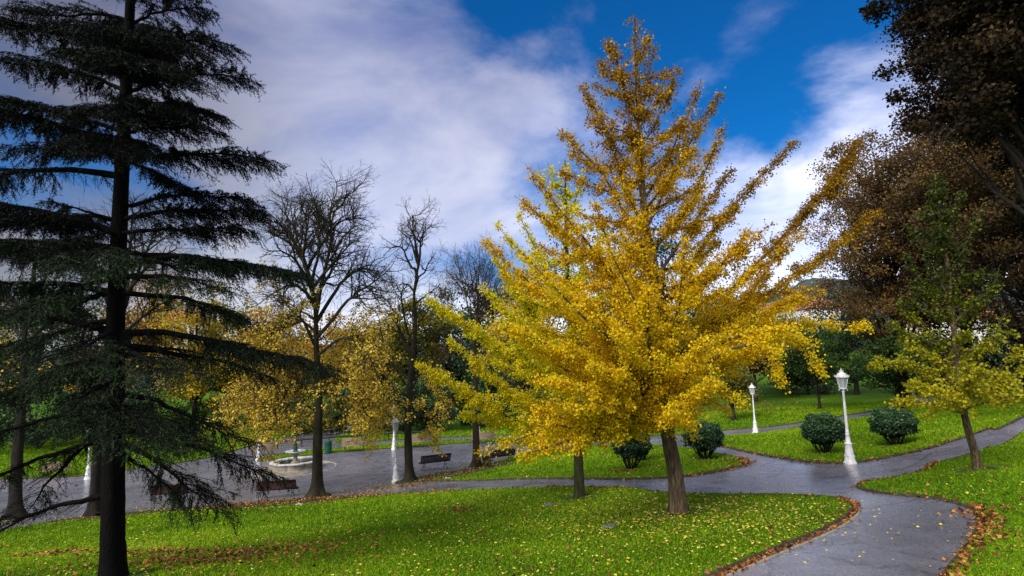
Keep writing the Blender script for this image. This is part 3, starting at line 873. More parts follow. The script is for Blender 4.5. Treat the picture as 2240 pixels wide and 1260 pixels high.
A_LIMBS = [
    (935, [(1330, 900, -.8)], (1045, 992, -1.6), .75), (940, [(1300, 950, -1.2)], (1130, 1000, -2.0), .9), (930, [(1350, 930, -1.5)], (1235, 985, -2.4), .9),
    (890, [(1430, 800, -1.6), (1402, 690, -2.4)], (1320, 520, -3.0), .3), (870, [(1370, 770, -2.3), (1276, 693, -3.1)], (1150, 560, -3.5), .35),
    (800, [], (1062, 528, -.4), 1), (820, [(1280, 700, -.7)], (1100, 600, -1.0), 1), (760, [(1300, 570, .2)], (1135, 435, .4), 1),
    (700, [], (1160, 372, -.6), .9), (640, [(1330, 400, 0)], (1225, 288, .1), .9), (560, [(1330, 300, .2)], (1275, 192, .3), .8), (480, [(1365, 190, 0)], (1330, 88, .1), .7),
    (880, [(1300, 800, -1.8)], (1120, 720, -2.5), 1), (850, [(1330, 720, -2)], (1200, 610, -2.8), .9), (900, [(1330, 860, -2)], (1170, 830, -3), 1),
    (910, [(1380, 840, -2)], (1290, 800, -3.2), 1), (890, [(1500, 820, -2)], (1540, 740, -3.0), .9), (870, [(1420, 740, -2)], (1420, 620, -2.8), .7),
    (330, [], (1482, 150, .2), .8), (260, [], (1430, 100, -.1), .7), (280, [], (1350, 150, .2), .7), (430, [], (1530, 188, -.2), .9), (400, [], (1300, 260, .5), .8), (500, [(1500, 330, .3)], (1572, 208, .4), .9), (560, [(1520, 420, -.4)], (1585, 270, -.4), .9),
    (600, [(1530, 470, .8)], (1600, 368, 1.1), .9), (680, [(1580, 480, .5)], (1732, 316, .7), 1.1), (720, [(1560, 600, -.6)], (1640, 500, -1.0), 1),
    (790, [(1540, 700, .8), (1700, 530, 1.1), (1820, 400, 1.3)], (1878, 308, 1.5), 1.2), (800, [(1580, 700, 1.0), (1760, 590, 1.4)], (1925, 455, 1.8), 1.15),
    (810, [(1600, 690, .3)], (1700, 560, .4), .9), (790, [(1590, 720, 1.0)], (1800, 640, 1.2), .9),
    (830, [(1650, 720, 0)], (1905, 712, .2), .8), (850, [(1620, 760, -.5), (1740, 740, -.9)], (1800, 815, -1.1), .8), (860, [(1580, 770, -1.2), (1680, 760, -1.6)], (1705, 838, -1.8), .8),
    (880, [(1530, 830, -1.2)], (1630, 880, -1.7), .9), (900, [(1510, 860, .8)], (1600, 900, 1.4), .9), (905, [(1490, 880, -1.8)], (1560, 830, -2.8), .9),
    (830, [(1600, 740, -1.0)], (1750, 720, -1.6), .9), (920, [], (1520, 905, 1.2), .6),
    (760, [(1480, 690, -1.4)], (1500, 520, -1.8), .8), (700, [(1360, 600, -1.2)], (1300, 440, -1.4), .9), (740, [(1420, 600, -1.2)], (1390, 460, -1.6), .8),
]
A_MORE = []
_r = np.random.default_rng(77)
for k in range(26):   # the thick skirt of low boughs on the side facing the plaza
    sy = int(_r.uniform(820, 925)); tx = int(_r.uniform(1090, 1500)); ty = int(_r.uniform(620, 960)); A_MORE.append((sy, [], (tx, ty, float(_r.uniform(-3.2, -.2))), .95))
hueA_topdim = lambda h, C: .46 * np.clip((h - .38) / .42, 0, 1) + .30 * np.clip((h - .36) / .12, 0, 1) * np.clip((C[:, 0] - C[:, 0].mean() - 1.6) / 1.0, 0, 1) - .10 * np.clip((.5 - h) / .3, 0, 1) * (C[:, 0] > C[:, 0].mean() + 1)  # dimming towards the crown top painted into leaf colour, plus browner right arms
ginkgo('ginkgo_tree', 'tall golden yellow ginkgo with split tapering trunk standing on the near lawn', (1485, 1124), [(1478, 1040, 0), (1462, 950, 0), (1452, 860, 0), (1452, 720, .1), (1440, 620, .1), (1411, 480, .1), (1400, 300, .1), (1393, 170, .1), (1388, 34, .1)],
       14.5, .235, A_LIMBS + A_MORE, 46, ([.2, .3, .45, .6, .8, 1], [3.2, 4.0, 3.4, 2.6, 1.5, .3]), GINKGO_LEAF, BARK_GINKGO, .050, 11, shoots=38, per=160, hue=hueA_topdim, fillz=(.27, .93))
B_LIMBS = [
    (945, [(1130, 920, -.3), (1010, 850, -.5)], (915, 798, -.6), 1.35), (950, [(1150, 930, .5)], (1010, 905, .6), 1.35), (900, [(1150, 800, 0), (1030, 720, 0)], (935, 655, 0), 1.35),
    (850, [(1160, 740, .8)], (1050, 620, 1.0), 1.35), (800, [], (1080, 560, -.5), 1.35), (900, [(1120, 860, 1)], (985, 745, 1.2), 1.35),
    (700, [], (1135, 470, .3), .8), (640, [], (1085, 490, .5), .7), (560, [], (1180, 372, 0), .6), (480, [], (1275, 375, 0), .6), (450, [], (1200, 360, .2), .5), (850, [], (1080, 790, -1.5), .9), (940, [], (1090, 960, -1.4), .8),
    (860, [(1350, 800, .5)], (1420, 700, .8), .8), (900, [], (1400, 880, .5), .8), (800, [], (1380, 640, .2), .7),
]
ginkgo('ginkgo_tree', 'lemon yellow ginkgo with mossy trunk and low arms, left of the tallest one', (1267, 1090), [(1265, 1010, 0), (1262, 930, 0), (1252, 800, 0), (1243, 640, 0), (1238, 480, 0), (1236, 350, 0)],
       19, .20, B_LIMBS, 26, ([.15, .3, .5, .75, 1], [3.6, 3.8, 2.8, 1.6, .3]), GINKGO_LEAF2, BARK_MOSS, .066, 12, shoots=34, per=125, fillz=(.2, .92))
C_LIMBS = [
    (900, [(2020, 880, -.4)], (1955, 878, -.6), .8), (880, [(2010, 800, 0)], (1905, 800, 0), .8), (860, [(2030, 780, .4)], (1945, 700, .5), .8), (780, [], (1960, 650, .2), .8),
    (720, [], (1985, 560, .3), .8), (650, [], (1990, 500, .3), .7), (890, [(2200, 870, -.5)], (2330, 850, -.7), .7), (880, [(2170, 830, .2)], (2230, 760, .3), .8),
    (860, [(2160, 820, -1)], (2230, 850, -1.3), .8), (800, [], (2200, 690, .3), .8), (700, [], (2185, 590, .2), .6), (600, [], (2140, 470, 0), .5), (900, [(2060, 860, -1.5)], (1990, 840, -2), .8),
    (880, [], (2120, 790, -2), .8), (520, [], (2100, 420, 0), .5),
]
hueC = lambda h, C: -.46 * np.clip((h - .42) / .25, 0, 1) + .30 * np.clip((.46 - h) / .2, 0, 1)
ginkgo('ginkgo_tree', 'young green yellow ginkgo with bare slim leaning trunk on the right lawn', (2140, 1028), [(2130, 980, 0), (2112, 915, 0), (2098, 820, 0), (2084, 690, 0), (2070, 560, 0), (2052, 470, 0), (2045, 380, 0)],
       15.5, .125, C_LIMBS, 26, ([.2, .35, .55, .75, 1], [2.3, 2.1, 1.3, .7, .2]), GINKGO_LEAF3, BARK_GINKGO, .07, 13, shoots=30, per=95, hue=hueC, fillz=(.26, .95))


# ---- cedar: level boughs with flat sprays that droop in curtains of needles
def cedar():
    rng = np.random.default_rng(21)
    base = hit1(246, 1268); base[2] = ground(base[0], base[1])[0]; dep = pix(base)[2]
    TPx = [(246, 1180, 0), (247, 1050, 0), (249, 900, 0), (252, 700, 0), (262, 450, 0), (275, 200, 0), (285, 0, 0), (292, -220, 0), (297, -420, 0)]
    P0 = np.array([base + (0, 0, -.2), base + (0, 0, .05)] + [at(a, b_, dep + c) for a, b_, c in TPx])
    T = catmull(P0, 8); X_, Y_, _ = pix(T)
    root = empty('cedar_tree', base, 'dark drooping cedar with level boughs and thick black trunk filling the left side', 'tree')
    # (start y, tip px, tip py, tip depth offset, needle fullness 0..1, bare fraction)
    B = [(60, 440, 15, .2, 1, .1), (110, 490, 92, -.3, 1, .1), (200, 527, 170, .1, 1, .1), (290, 465, 285, .2, 1, .1), (240, 440, 240, -.9, 1, .1), (350, 574, 345, .1, 1, .1), (340, 400, 410, -.6, .8, .2),
         (480, 570, 462, 0, 1, .25), (460, 535, 430, .5, 1, .2), (500, 520, 500, -.4, .9, .4), (590, 655, 598, 0, 1, .25), (560, 500, 590, .8, .8, .5), (640, 540, 700, -.2, .7, .4), (600, 480, 640, -1.1, .5, .5),
         (740, 700, 805, -.2, 1, .35), (760, 600, 830, .7, .3, .6), (850, 520, 960, -.4, .5, .55), (940, 575, 1040, .1, .6, .55), (960, 470, 1120, -.8, .7, .45), (900, 430, 980, -1.4, .45, .45), (985, 390, 1090, .4, .5, .5),
         (60, 70, 35, .1, 1, .1), (130, 10, 62, .3, 1, .2), (210, 25, 140, 0, 1, .1), (290, -60, 215, -.3, 1, .1), (330, -150, 245, .2, 1, .1), (320, 20, 330, -1.0, 1, .1),
         (400, -120, 420, 1.0, .6, .3), (470, 110, 440, -.8, .6, .5), (520, -160, 455, 0, 1, .2), (540, -100, 545, -.9, 1, .1), (600, -150, 520, .8, .9, .2), (640, -120, 640, .2, .9, .3), (700, -80, 800, -1, .9, .3), (720, -200, 700, .4, .5, .7),
         (780, 60, 850, -1.6, .9, .3), (800, -120, 920, .5, .8, .4), (620, 20, 690, -1.8, .8, .3), (480, 20, 500, .8, 1, .2), (500, 60, 560, -1.5, .9, .2), (830, 150, 900, -1.8, .6, .5), (900, -100, 990, -.5, .5, .6), (960, -60, 1090, .3, .4, .7), (1085, -60, 1195, 0, .12, .8), (930, 60, 1120, .9, .3, .7),
         (100, 230, 60, -2.0, 1, .1), (180, 330, 140, -2.2, 1, .1), (260, 190, 240, -2.3, 1, .1), (320, 240, 330, -2.3, .8, .1), (150, 160, 110, -1.6, 1, .1), (120, 390, 90, -1.6, 1, .1), (250, 380, 240, -1.8, 1, .1),
         (560, 170, 590, -2.2, .8, .3), (740, 170, 800, -2.6, .35, .4), (780, 350, 830, -2.6, .3, .5), (880, 320, 980, -2.4, .6, .3), (900, 180, 930, -2.2, .3, .5),
         (20, 350, -60, -1, 1, .1), (-40, 200, -90, -1, 1, .1), (-20, 430, -60, .6, 1, .1), (-30, 120, -70, .6, 1, .1), (-120, 400, -170, 0, 1, .1), (-120, 190, -170, 0, 1, .1), (-220, 360, -270, .3, 1, .1), (-220, 220, -260, -.3, 1, .1),
         (90, 300, 50, 2.0, 1, .1), (170, 240, 150, 2.0, 1, .1), (330, 200, 340, 2.0, .7, .1), (560, 420, 620, 2.2, .4, .4), (650, 120, 700, 2.2, .3, .6), (760, 450, 800, 2.2, .3, .6), (860, 180, 950, 2.3, .3, .6), (900, 400, 950, 2.2, .4, .5)]
    big, small, C, AX, TI = [], [], [], [], []
    for (sy, tx, ty, td, full, bare) in B:
        i = int(np.argmin(np.abs(Y_ - sy))); p0 = T[i]; tip = at(tx, ty, dep + td)
        L = np.linalg.norm(tip - p0)
        P = curve3(p0, tip, 14, (0, 0, .05 * L), rng, .02)
        big.append((P, limb_radius(14, .018 + .012 * L + (.012 if sy > 500 else 0), .006)))
        tdir = unit(tip - p0); lat = unit(np.cross(tdir, [0, 0, 1.]))
        nb = int(L * 34 * (.45 + .55 * full))
        for k in range(nb):
            t = rng.uniform(.06, 1)
            q = interp_poly(P, np.array([t]))[0]
            inner = t < bare
            l = (.25 + .85 * min(1, L / 3) * math.sin(math.pi * min(1, t * .8 + .12)) ** .8) * rng.uniform(.45, 1.05) * (1 if not inner else .8)
            s = 1 if rng.random() < .5 else -1
            d = unit(lat * s * rng.uniform(.5, 1) + tdir * rng.uniform(.35, 1.1) + np.array([0, 0, rng.uniform(-.14, .10)]))
            e = q + d * l + np.array([0, 0, -.16 * l * l - .03])
            Pb = curve3(q, e, 5, (0, 0, .06 * l), rng, .01)
            small.append((Pb, limb_radius(5, .004 + .005 * l, .002)))
            if inner and rng.random() > full * .35: 
                for _ in range(3):
                    a = interp_poly(Pb, rng.uniform(.2, 1, 1))[0]; small.append((curve3(a, a + unit(rng.normal(size=3) + d + (0, 0, -.5)) * rng.uniform(.15, .4), 5, (0, 0, .02), rng, .01), limb_radius(5, .003, .0015)))
                continue
            if rng.random() > .25 + .75 * full: continue
            # twiglets hanging and fanning from the branchlet
            ntw = int(l * (19 if sy < 560 else 14)) + 2
            tt = rng.uniform(.1, 1, ntw); a = interp_poly(Pb, tt)
            dd = unit(d[None] * rng.uniform(.2, 1.0, (ntw, 1)) + lat[None] * rng.normal(0, .6, (ntw, 1)) + np.array([0, 0, -1]) * rng.uniform(.1, 1.6 if sy > 300 else 1.1, (ntw, 1)) + rng.normal(0, .12, (ntw, 3)))
            ll = rng.uniform(.06, .27, ntw) * (1.25 if sy > 500 else 1)
            for aa, d3, l3 in zip(a, dd, ll):
                m = max(3, int(l3 / .026)) ; tq = np.linspace(0, 1, m)[:, None]
                cc = aa + d3 * l3 * tq + np.array([0, 0, -.10]) * (tq * l3) ** 1.5
                C.append(cc); AX.append(np.repeat(d3[None], m, 0)); TI.append(np.full(m, rng.uniform(0, .25) + (.32 if sy > 520 else 0) + (.2 if td < -.9 and sy > 500 else 0)))
    C = np.concatenate(C); AX = np.concatenate(AX); TI = np.concatenate(TI)
    rep = 2
    C = np.repeat(C, rep, 0) + rng.normal(0, .008, (len(C) * rep, 3)); AX = np.repeat(AX, rep, 0); TI = np.repeat(TI, rep) + rng.uniform(0, .3, len(C))
    AX = unit(AX + rng.normal(0, .55, AX.shape))
    print('cedar needles', len(C))
    R = np.interp(np.linspace(0, 1, len(P0)), [0, .15, .5, 1], [.245, .215, .155, .03])
    trunk_mesh('trunk', P0, R, BARK_CEDAR, root, rng, 18, .05, .15)
    mb = MB(); v, f = tubes(big, 7); mb.add(v, f); v, f = tubes(small, 3); mb.add(v, f); mb.build('branches', BARK_CEDAR, root, smooth=True)
    NE = leafmat('cedar_needles', [(0, (.0012, .002, .0012)), (.35, (.003, .006, .003)), (.65, (.011, .022, .009)), (1, (.042, .068, .028))], .1, .6, .8, .15)
    leaf_mesh('crown', C, .062, NE, root, rng, 'needle', TI, up=.2, aspect=.2, axis=AX)


cedar()


# ---- bare deciduous trees with many fine twigs
def grow(rng, P, r0, lev, maxlev, out, leaves=None, up=.25, dens=1.0, curl=.24, length_k=.66):
    """spawn side branches along polyline P, recursively"""
    L = np.linalg.norm(np.diff(P, axis=0), axis=1).sum()
    nchild = int({0: 2.2, 1: 3.0, 2: 3.6, 3: 3.8, 4: 4}.get(lev, 6) * max(L, .35) * dens + rng.uniform(0, 1))
    nchild = min(nchild, 26)
    for k in range(nchild):
        t = rng.uniform(.32 if lev < 2 else .15, .98)
        q = interp_poly(P, np.array([t]))[0]; tn = unit(interp_poly(P, np.array([min(1, t + .1)]))[0] - interp_poly(P, np.array([max(0, t - .1)]))[0])
        perp = unit(np.cross(tn, rng.normal(size=3)))
        ang = math.radians(rng.uniform(30, 70))
        d = unit(tn * math.cos(ang) + perp * math.sin(ang) + np.array([0, 0, up * rng.uniform(0, 1)]))
        l = L * length_k * (1 - .55 * t) * rng.uniform(.45, 1.05)
        if l < .10: continue
        r = max(.0055, r0 * (1 - .72 * t) * .62)
        n = 6 if lev < 2 else (5 if lev < 3 else 3)
        e = q + d * l
        bend = unit(rng.normal(size=3) + np.array([0, 0, -.4])) * l * curl * rng.uniform(.3, 1)
        Q = curve3(q, e, n, bend, rng, l * .035)
        out[min(lev + 1, 4)].append((Q, limb_radius(n, r, max(.0038, r * .3))))
        if leaves is not None and lev >= 1: leaves.append(Q)
        if lev + 1 < maxlev: grow(rng, Q, r, lev + 1, maxlev, out, leaves, up, dens, curl, length_k)


def bare_tree(label, base_px, trunk_px, r_base, limbs, seed, low=None, group=None, maxlev=4, dens=1.0, bark=None, leaf_mat=None, leaf_n=0, up=.25, top_r=.03, curl=.24, name='bare_tree', leafsize=.11):
    rng = np.random.default_rng(seed); bark = bark or BARK_LINDEN
    base = hit1(*base_px); base[2] = ground(base[0], base[1])[0]; dep = pix(base)[2]
    P0 = np.array([base + (0, 0, -.15), base + (0, 0, .06)] + [at(a, b_, dep + c) for a, b_, c in trunk_px])
    T = catmull(P0, 6); X_, Y_, _ = pix(T); H = T[-1, 2] - T[0, 2]
    root = empty(name, base, label, 'tree', group)
    out = {1: [], 2: [], 3: [], 4: []}; lim = []
    for sy, mids, (tx, ty, td), rr in limbs:
        i = int(np.argmin(np.abs(Y_ - sy)))
        pts_ = np.array([T[i]] + [at(a, b_, dep + c) for a, b_, c in mids] + [at(tx, ty, dep + td)])
        Q = catmull(pts_, 5); n = len(Q)
        w = np.cumsum(rng.normal(size=(n, 3)), 0) * .035; w -= np.linspace(0, 1, n)[:, None] * w[-1] + w[0] * 0; w[0] = 0
        Q = Q + w
        r = r_base * rr; lim.append((Q, limb_radius(n, r, .012)))
        grow(rng, Q, r, 1, maxlev, out, None, up, dens, curl)
    # leader
    grow(rng, T[len(T) // 2:], top_r * 2, 1, maxlev, out, None, up, dens * .5, curl)
    leafpts = []
    if low:   # drooping lower limbs that still hold leaves
        lo = {1: [], 2: [], 3: [], 4: []}
        for sy, mids, (tx, ty, td), rr in low:
            i = int(np.argmin(np.abs(Y_ - sy)))
            pts_ = np.array([T[i]] + [at(a, b_, dep + c) for a, b_, c in mids] + [at(tx, ty, dep + td)])
            Q = catmull(pts_, 5); lim.append((Q, limb_radius(len(Q), r_base * rr, .01)))
            lv = []
            grow(rng, Q, r_base * rr, 1, maxlev, lo, lv, -.25, dens, curl)
            leafpts += lv
        for k in lo: out[k] += lo[k]
    R = np.interp(np.linspace(0, 1, len(P0)), [0, .3, 1], [r_base, r_base * .85, top_r])
    trunk_mesh('trunk', P0, R, bark, root, rng, 18, .06, 1.1)
    mb = MB(); v, f = tubes(lim, 8); mb.add(v, f)
    for k, s in ((1, 6), (2, 5), (3, 3), (4, 3)):
        if out[k]: v, f = tubes(out[k], s); mb.add(v, f)
    mb.build('branches', bark, root, smooth=True)
    if leafpts and leaf_n:
        idx = rng.integers(0, len(leafpts), leaf_n // 3)
        tt = rng.uniform(.2, 1, len(idx))
        C = np.array([interp_poly(leafpts[i], np.array([t]))[0] for i, t in zip(idx, tt)])
        C = np.repeat(C, 3, 0) + rng.normal(0, .09, (len(C) * 3, 3)) + (0, 0, -.05)
        leaf_mesh('crown', C, leafsize, leaf_mat, root, rng, 'oval', rng.uniform(0, 1, len(C)), up=.5, aspect=1.3)
    print(label[:30], 'twigs', sum(len(x) for x in out.values()))
    return root


LINDEN_LEAF = leafmat('yellow_leaf', [(0, (.20, .12, .015)), (.3, (.62, .43, .03)), (.7, (.85, .62, .07)), (1, (.90, .72, .14))], .35, .5, 1.0)
TG = 'bare trees along the near edge of the plaza'
bare_tree('tallest bare tree, its thick flared trunk just right of the red bench', (694, 1087), [(694, 1000, 0), (696, 880, 0), (692, 760, 0), (688, 660, 0), (672, 590, 0)], .30,
          [(650, [(662, 570, .2), (625, 500, .4)], (575, 480, .8), .42), (620, [(666, 560, -.3), (672, 505, -.6)], (655, 415, -1.0), .4), (600, [(640, 520, .5)], (615, 425, .6), .3),
           (690, [(705, 600, -.2), (728, 520, 0), (725, 450, .2)], (738, 392, .3), .42), (560, [(735, 490, .6)], (800, 470, 1.0), .3), (700, [(740, 620, .8), (790, 590, 1.0)], (852, 600, 1.2), .36), (735, [(760, 660, -.4), (810, 620, -.6)], (850, 590, -.8), .34),
           (660, [(640, 625, -1)], (560, 670, -1.6), .32), (670, [(650, 600, .8)], (580, 600, 1.4), .3), (640, [(640, 560, -1.4)], (570, 540, -2), .3), (620, [(700, 540, -1.2)], (690, 440, -1.8), .3), (640, [(740, 560, -1.5)], (790, 520, -2.2), .28),
           (700, [(650, 680, 1.6)], (590, 640, 2.4), .3), (660, [(720, 600, 2.0)], (760, 520, 2.8), .3), (590, [(650, 500, 1.5)], (640, 430, 2.2), .25)], 31,
          low=[(760, [(640, 690, -.5)], (520, 800, -1.2), .3), (720, [(640, 700, .5)], (560, 760, .9), .28), (800, [(640, 780, -.3), (560, 830, -.6)], (480, 890, -1), .26), (840, [(640, 840, .6), (590, 880, 1)], (540, 960, 1.4), .22),
               (780, [(750, 740, -.4), (800, 770, -.7)], (840, 850, -1), .3), (820, [(760, 830, .5), (790, 870, .8)], (800, 940, 1), .24), (940, [(655, 925, -1)], (600, 965, -1.8), .12), (860, [(740, 850, -1)], (770, 930, -1.6), .2), (900, [(640, 880, -1.2)], (570, 930, -2.2), .2), (800, [(600, 800, 1.8)], (520, 900, 2.6), .2)],
          group=TG, dens=1.2, leaf_mat=LINDEN_LEAF, leaf_n=17000, maxlev=4)
bare_tree('bare tree with forked mossy trunk between a white lamp post and the iron legged bench', (896, 1055), [(893, 980, 0), (893, 900, 0), (900, 800, 0), (908, 720, 0), (906, 640, 0), (915, 580, 0)], .25,
          [(640, [(912, 560, .1), (900, 480, .2)], (905, 480, .2), .3), (610, [(915, 540, 0), (920, 515, .3)], (945, 490, .6), .32), (600, [(895, 580, -.2), (870, 540, -.3)], (840, 560, -.6), .34), (580, [(900, 530, .6)], (870, 500, .9), .28), (660, [(940, 640, .3)], (965, 620, .4), .25),
           (640, [(890, 620, 1)], (850, 620, 1.8), .25), (620, [(930, 590, -1)], (950, 560, -1.6), .25), (560, [(910, 520, -.6)], (890, 490, -.9), .28), (800, [(890, 760, .3), (850, 690, .5)], (805, 680, .7), .35), (790, [(880, 740, 0), (868, 690, 0)], (850, 660, 0), .35), (760, [(880, 650, -.3)], (885, 620, -.4), .3)], 32,
          low=[(870, [(860, 850, -.2), (820, 800, -.5)], (770, 810, -.8), .34), (900, [(850, 870, -.3)], (780, 900, -.8), .3), (830, [(830, 770, .5), (780, 740, .8)], (720, 780, 1.1), .3), (860, [(930, 800, .3)], (960, 860, .8), .22), (940, [(930, 900, -.4)], (985, 910, -.8), .18), (880, [(840, 880, .8)], (800, 960, 1.4), .2), (860, [(840, 860, -1.2)], (760, 930, -2), .22), (900, [(930, 930, .5)], (950, 970, 1), .12)],
          group=TG, dens=1.15, leaf_mat=LINDEN_LEAF, leaf_n=11000)
C_L = []
_r = np.random.default_rng(9)
for k in range(20):
    a = -1.25 + 2.5 * k / 19
    C_L.append((int(_r.uniform(640, 760)), [], (int(1043 + 95 * math.sin(a) * _r.uniform(.7, 1.05)), int(690 - 150 * math.cos(a) * _r.uniform(.75, 1.05)), float(_r.uniform(-2.2, 2.2))), .15))
bare_tree('bare dark tree with dense upright twigs behind the tips of the yellow branches', (1043, 1024), [(1041, 950, 0), (1040, 850, 0), (1038, 760, 0), (1044, 680, 0), (1046, 640, 0)], .26, C_L, 33,
          low=[(800, [(980, 780, 0)], (930, 850, .5), .25), (850, [(990, 880, -.6)], (940, 950, -1), .2), (820, [(1090, 800, 0)], (1120, 880, .5), .22), (790, [(1000, 740, 1.2)], (960, 780, 2), .22)], group=TG, dens=1.05, bark=TWIG, up=.5, curl=.08)
bare_tree('bare tree with dark trunk at the left frame edge behind the cedar boughs', (33, 1134), [(38, 1000, 0), (50, 850, 0), (55, 720, 0), (70, 620, 0)], .30,
          [(720, [(20, 640, 0)], (-40, 560, .3), .4), (680, [(110, 590, .4)], (160, 540, .8), .35), (640, [(80, 560, 0)], (100, 500, -.3), .35), (760, [(130, 680, -.5)], (190, 610, -1), .3), (740, [(0, 700, 1)], (-60, 660, 1.5), .3)], 34, group=TG, dens=1.0,
          low=[(800, [(100, 780, .5)], (150, 850, 1), .25), (820, [(-20, 800, 0)], (-80, 880, 0), .25)], leaf_mat=LINDEN_LEAF, leaf_n=900, bark=BARK_DARK)
bare_tree('bare tree with flared dark base hidden behind the cedar trunk', (207, 1129), [(212, 1000, 0), (222, 850, 0), (262, 700, 0), (285, 600, 0)], .28,
          [(700, [(310, 560, 0)], (350, 480, .3), .35), (660, [(280, 520, .4)], (290, 440, .6), .35), (640, [(330, 580, -.5)], (390, 540, -.9), .3), (700, [(200, 600, .5)], (140, 540, .9), .3), (760, [(180, 680, -.3)], (120, 620, -.6), .3), (740, [(330, 680, .8)], (400, 640, 1.3), .3)], 35, group=TG, dens=1.0, bark=BARK_DARK)


# ---- leafy crowns built from clumps on limbs
def clump_tree(name, label, base, height, crown, leaf, mat, seed, nclump=40, per=220, trunk_r=.2, bark=None, group=None, shape='oval', cat='tree', crown_from=.3, clump_r=.6, tintb=0.0, stems=1, cone=0.0, hollow=.35, lean=(0, 0), parts=('trunk', 'crown'), droop=0.0):
    """base: ground point; crown: (rx, ry) half widths; clumps sit on limbs inside an uneven ellipsoid"""
    rng = np.random.default_rng(seed); bark = bark or BARK_DARK
    base = np.array(base, float); root = empty(name, base, label, cat, group)
    rx, ry = crown; z0 = height * crown_from; cz = (z0 + height) / 2; rz = (height - z0) / 2
    cen, rad = [], []
    while len(cen) < nclump:
        d = rand_dirs(rng, 1)[0]; rr = rng.uniform(hollow, 1) ** .6
        wob = 1 + .22 * math.sin(d[0] * 5 + seed) * math.sin(d[2] * 4 + seed * 2) + rng.uniform(-.15, .12)
        z = d[2] * rr * wob
        k = 1 - cone * (z * .5 + .5)
        cen.append((base[0] + lean[0] * (z + 1) + d[0] * rx * rr * wob * k, base[1] + lean[1] * (z + 1) + d[1] * ry * rr * wob * k, base[2] + cz + z * rz))
        rad.append(clump_r * rng.uniform(.6, 1.3))
    cen = np.array(cen); rad = np.array(rad)
    n = nclump * per; ci = rng.integers(0, nclump, n)
    off = rand_dirs(rng, n) * (rng.uniform(0, 1, (n, 1)) ** .5) * rad[ci][:, None] * np.array([1.15, 1.15, .75])
    off += rng.normal(0, .12, (n, 3)) * clump_r
    off[:, 2] -= droop * (off[:, 0] ** 2 + off[:, 1] ** 2)
    C = cen[ci] + off
    C[:, 2] = np.maximum(C[:, 2], base[2] + z0 * .5 + .1)
    ct = rng.uniform(-.28, .28, nclump)
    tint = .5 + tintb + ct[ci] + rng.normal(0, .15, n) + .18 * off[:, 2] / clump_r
    tr = []; lim = []
    for s in range(stems):
        sp = np.array([rng.uniform(-.12, .12), rng.uniform(-.12, .12), 0]) * (stems > 1)
        topd = np.array([lean[0] + (rng.uniform(-.4, .4) * rx if stems > 1 else 0), lean[1] + (rng.uniform(-.4, .4) * ry if stems > 1 else 0), height * .86])
        P = curve3(base + sp + (0, 0, -.15), base + sp + topd, 9, (rng.uniform(-.1, .1), 0, 0), rng, .035 * trunk_r / .2)
        tr.append(P)
    for ic, c in enumerate(cen):
        if nclump > 150 and ic % (9 if nclump > 400 else 3): continue
        P = tr[rng.integers(0, stems)]
        zt = np.clip((c[2] - base[2]) * rng.uniform(.35, .75), height * crown_from * .6, height * .8) + base[2]
        q = P[int(np.argmin(np.abs(P[:, 2] - zt)))]
        L = np.linalg.norm(c - q)
        lim.append((curve3(q, c, 6, (0, 0, -.06 * L), rng, .03 * L), limb_radius(6, min(trunk_r * .45, .012 + .018 * L), .008)))
    mb = MB()
    v, f = tubes([(P, limb_radius(9, trunk_r, trunk_r * .18, .8) * np.array([1.5, 1.08] + [1] * 7)) for P in tr], 10); mb.add(v, f)
    v, f = tubes(lim, 5); mb.add(v, f)
    mb.build(parts[0], bark, root, smooth=True)
    leaf_mesh(parts[1], C, leaf, mat, root, rng, shape, tint, up=.6, aspect=1.25)
    return root


M_DKGREEN = leafmat('leaf_dark_green', [(0, (.006, .014, .006)), (.4, (.018, .042, .014)), (.75, (.035, .080, .022)), (1, (.07, .13, .035))], .15, .45, 1.0, .35)
M_GREEN = leafmat('leaf_mid_green', [(0, (.015, .035, .008)), (.4, (.045, .095, .015)), (.75, (.085, .16, .02)), (1, (.17, .25, .03))], .25, .5)
M_OLIVE = leafmat('leaf_olive', [(0, (.03, .035, .008)), (.4, (.09, .095, .015)), (.75, (.19, .17, .02)), (1, (.36, .27, .03))], .3, .55)
M_ORANGE = leafmat('leaf_orange', [(0, (.08, .05, .010)), (.35, (.30, .16, .018)), (.7, (.56, .34, .03)), (1, (.74, .54, .06))], .35, .55)
M_YELLOW = leafmat('leaf_autumn_yellow', [(0, (.13, .12, .012)), (.35, (.44, .33, .02)), (.7, (.74, .53, .04)), (1, (.85, .68, .09))], .35, .5)
M_BROWN = leafmat('leaf_brown', [(0, (.025, .018, .008)), (.4, (.10, .062, .022)), (.75, (.21, .12, .035)), (1, (.36, .22, .06))], .25, .6)
M_DKBROWN = leafmat('leaf_dark_brown', [(0, (.006, .005, .003)), (.4, (.024, .017, .009)), (.75, (.055, .034, .016)), (1, (.10, .065, .028))], .15, .6, 1, .15)
M_SHRUB = leafmat('leaf_shrub', [(0, (.008, .022, .010)), (.4, (.022, .062, .020)), (.75, (.055, .13, .035)), (1, (.13, .24, .06))], .12, .4, 1.0, .4)


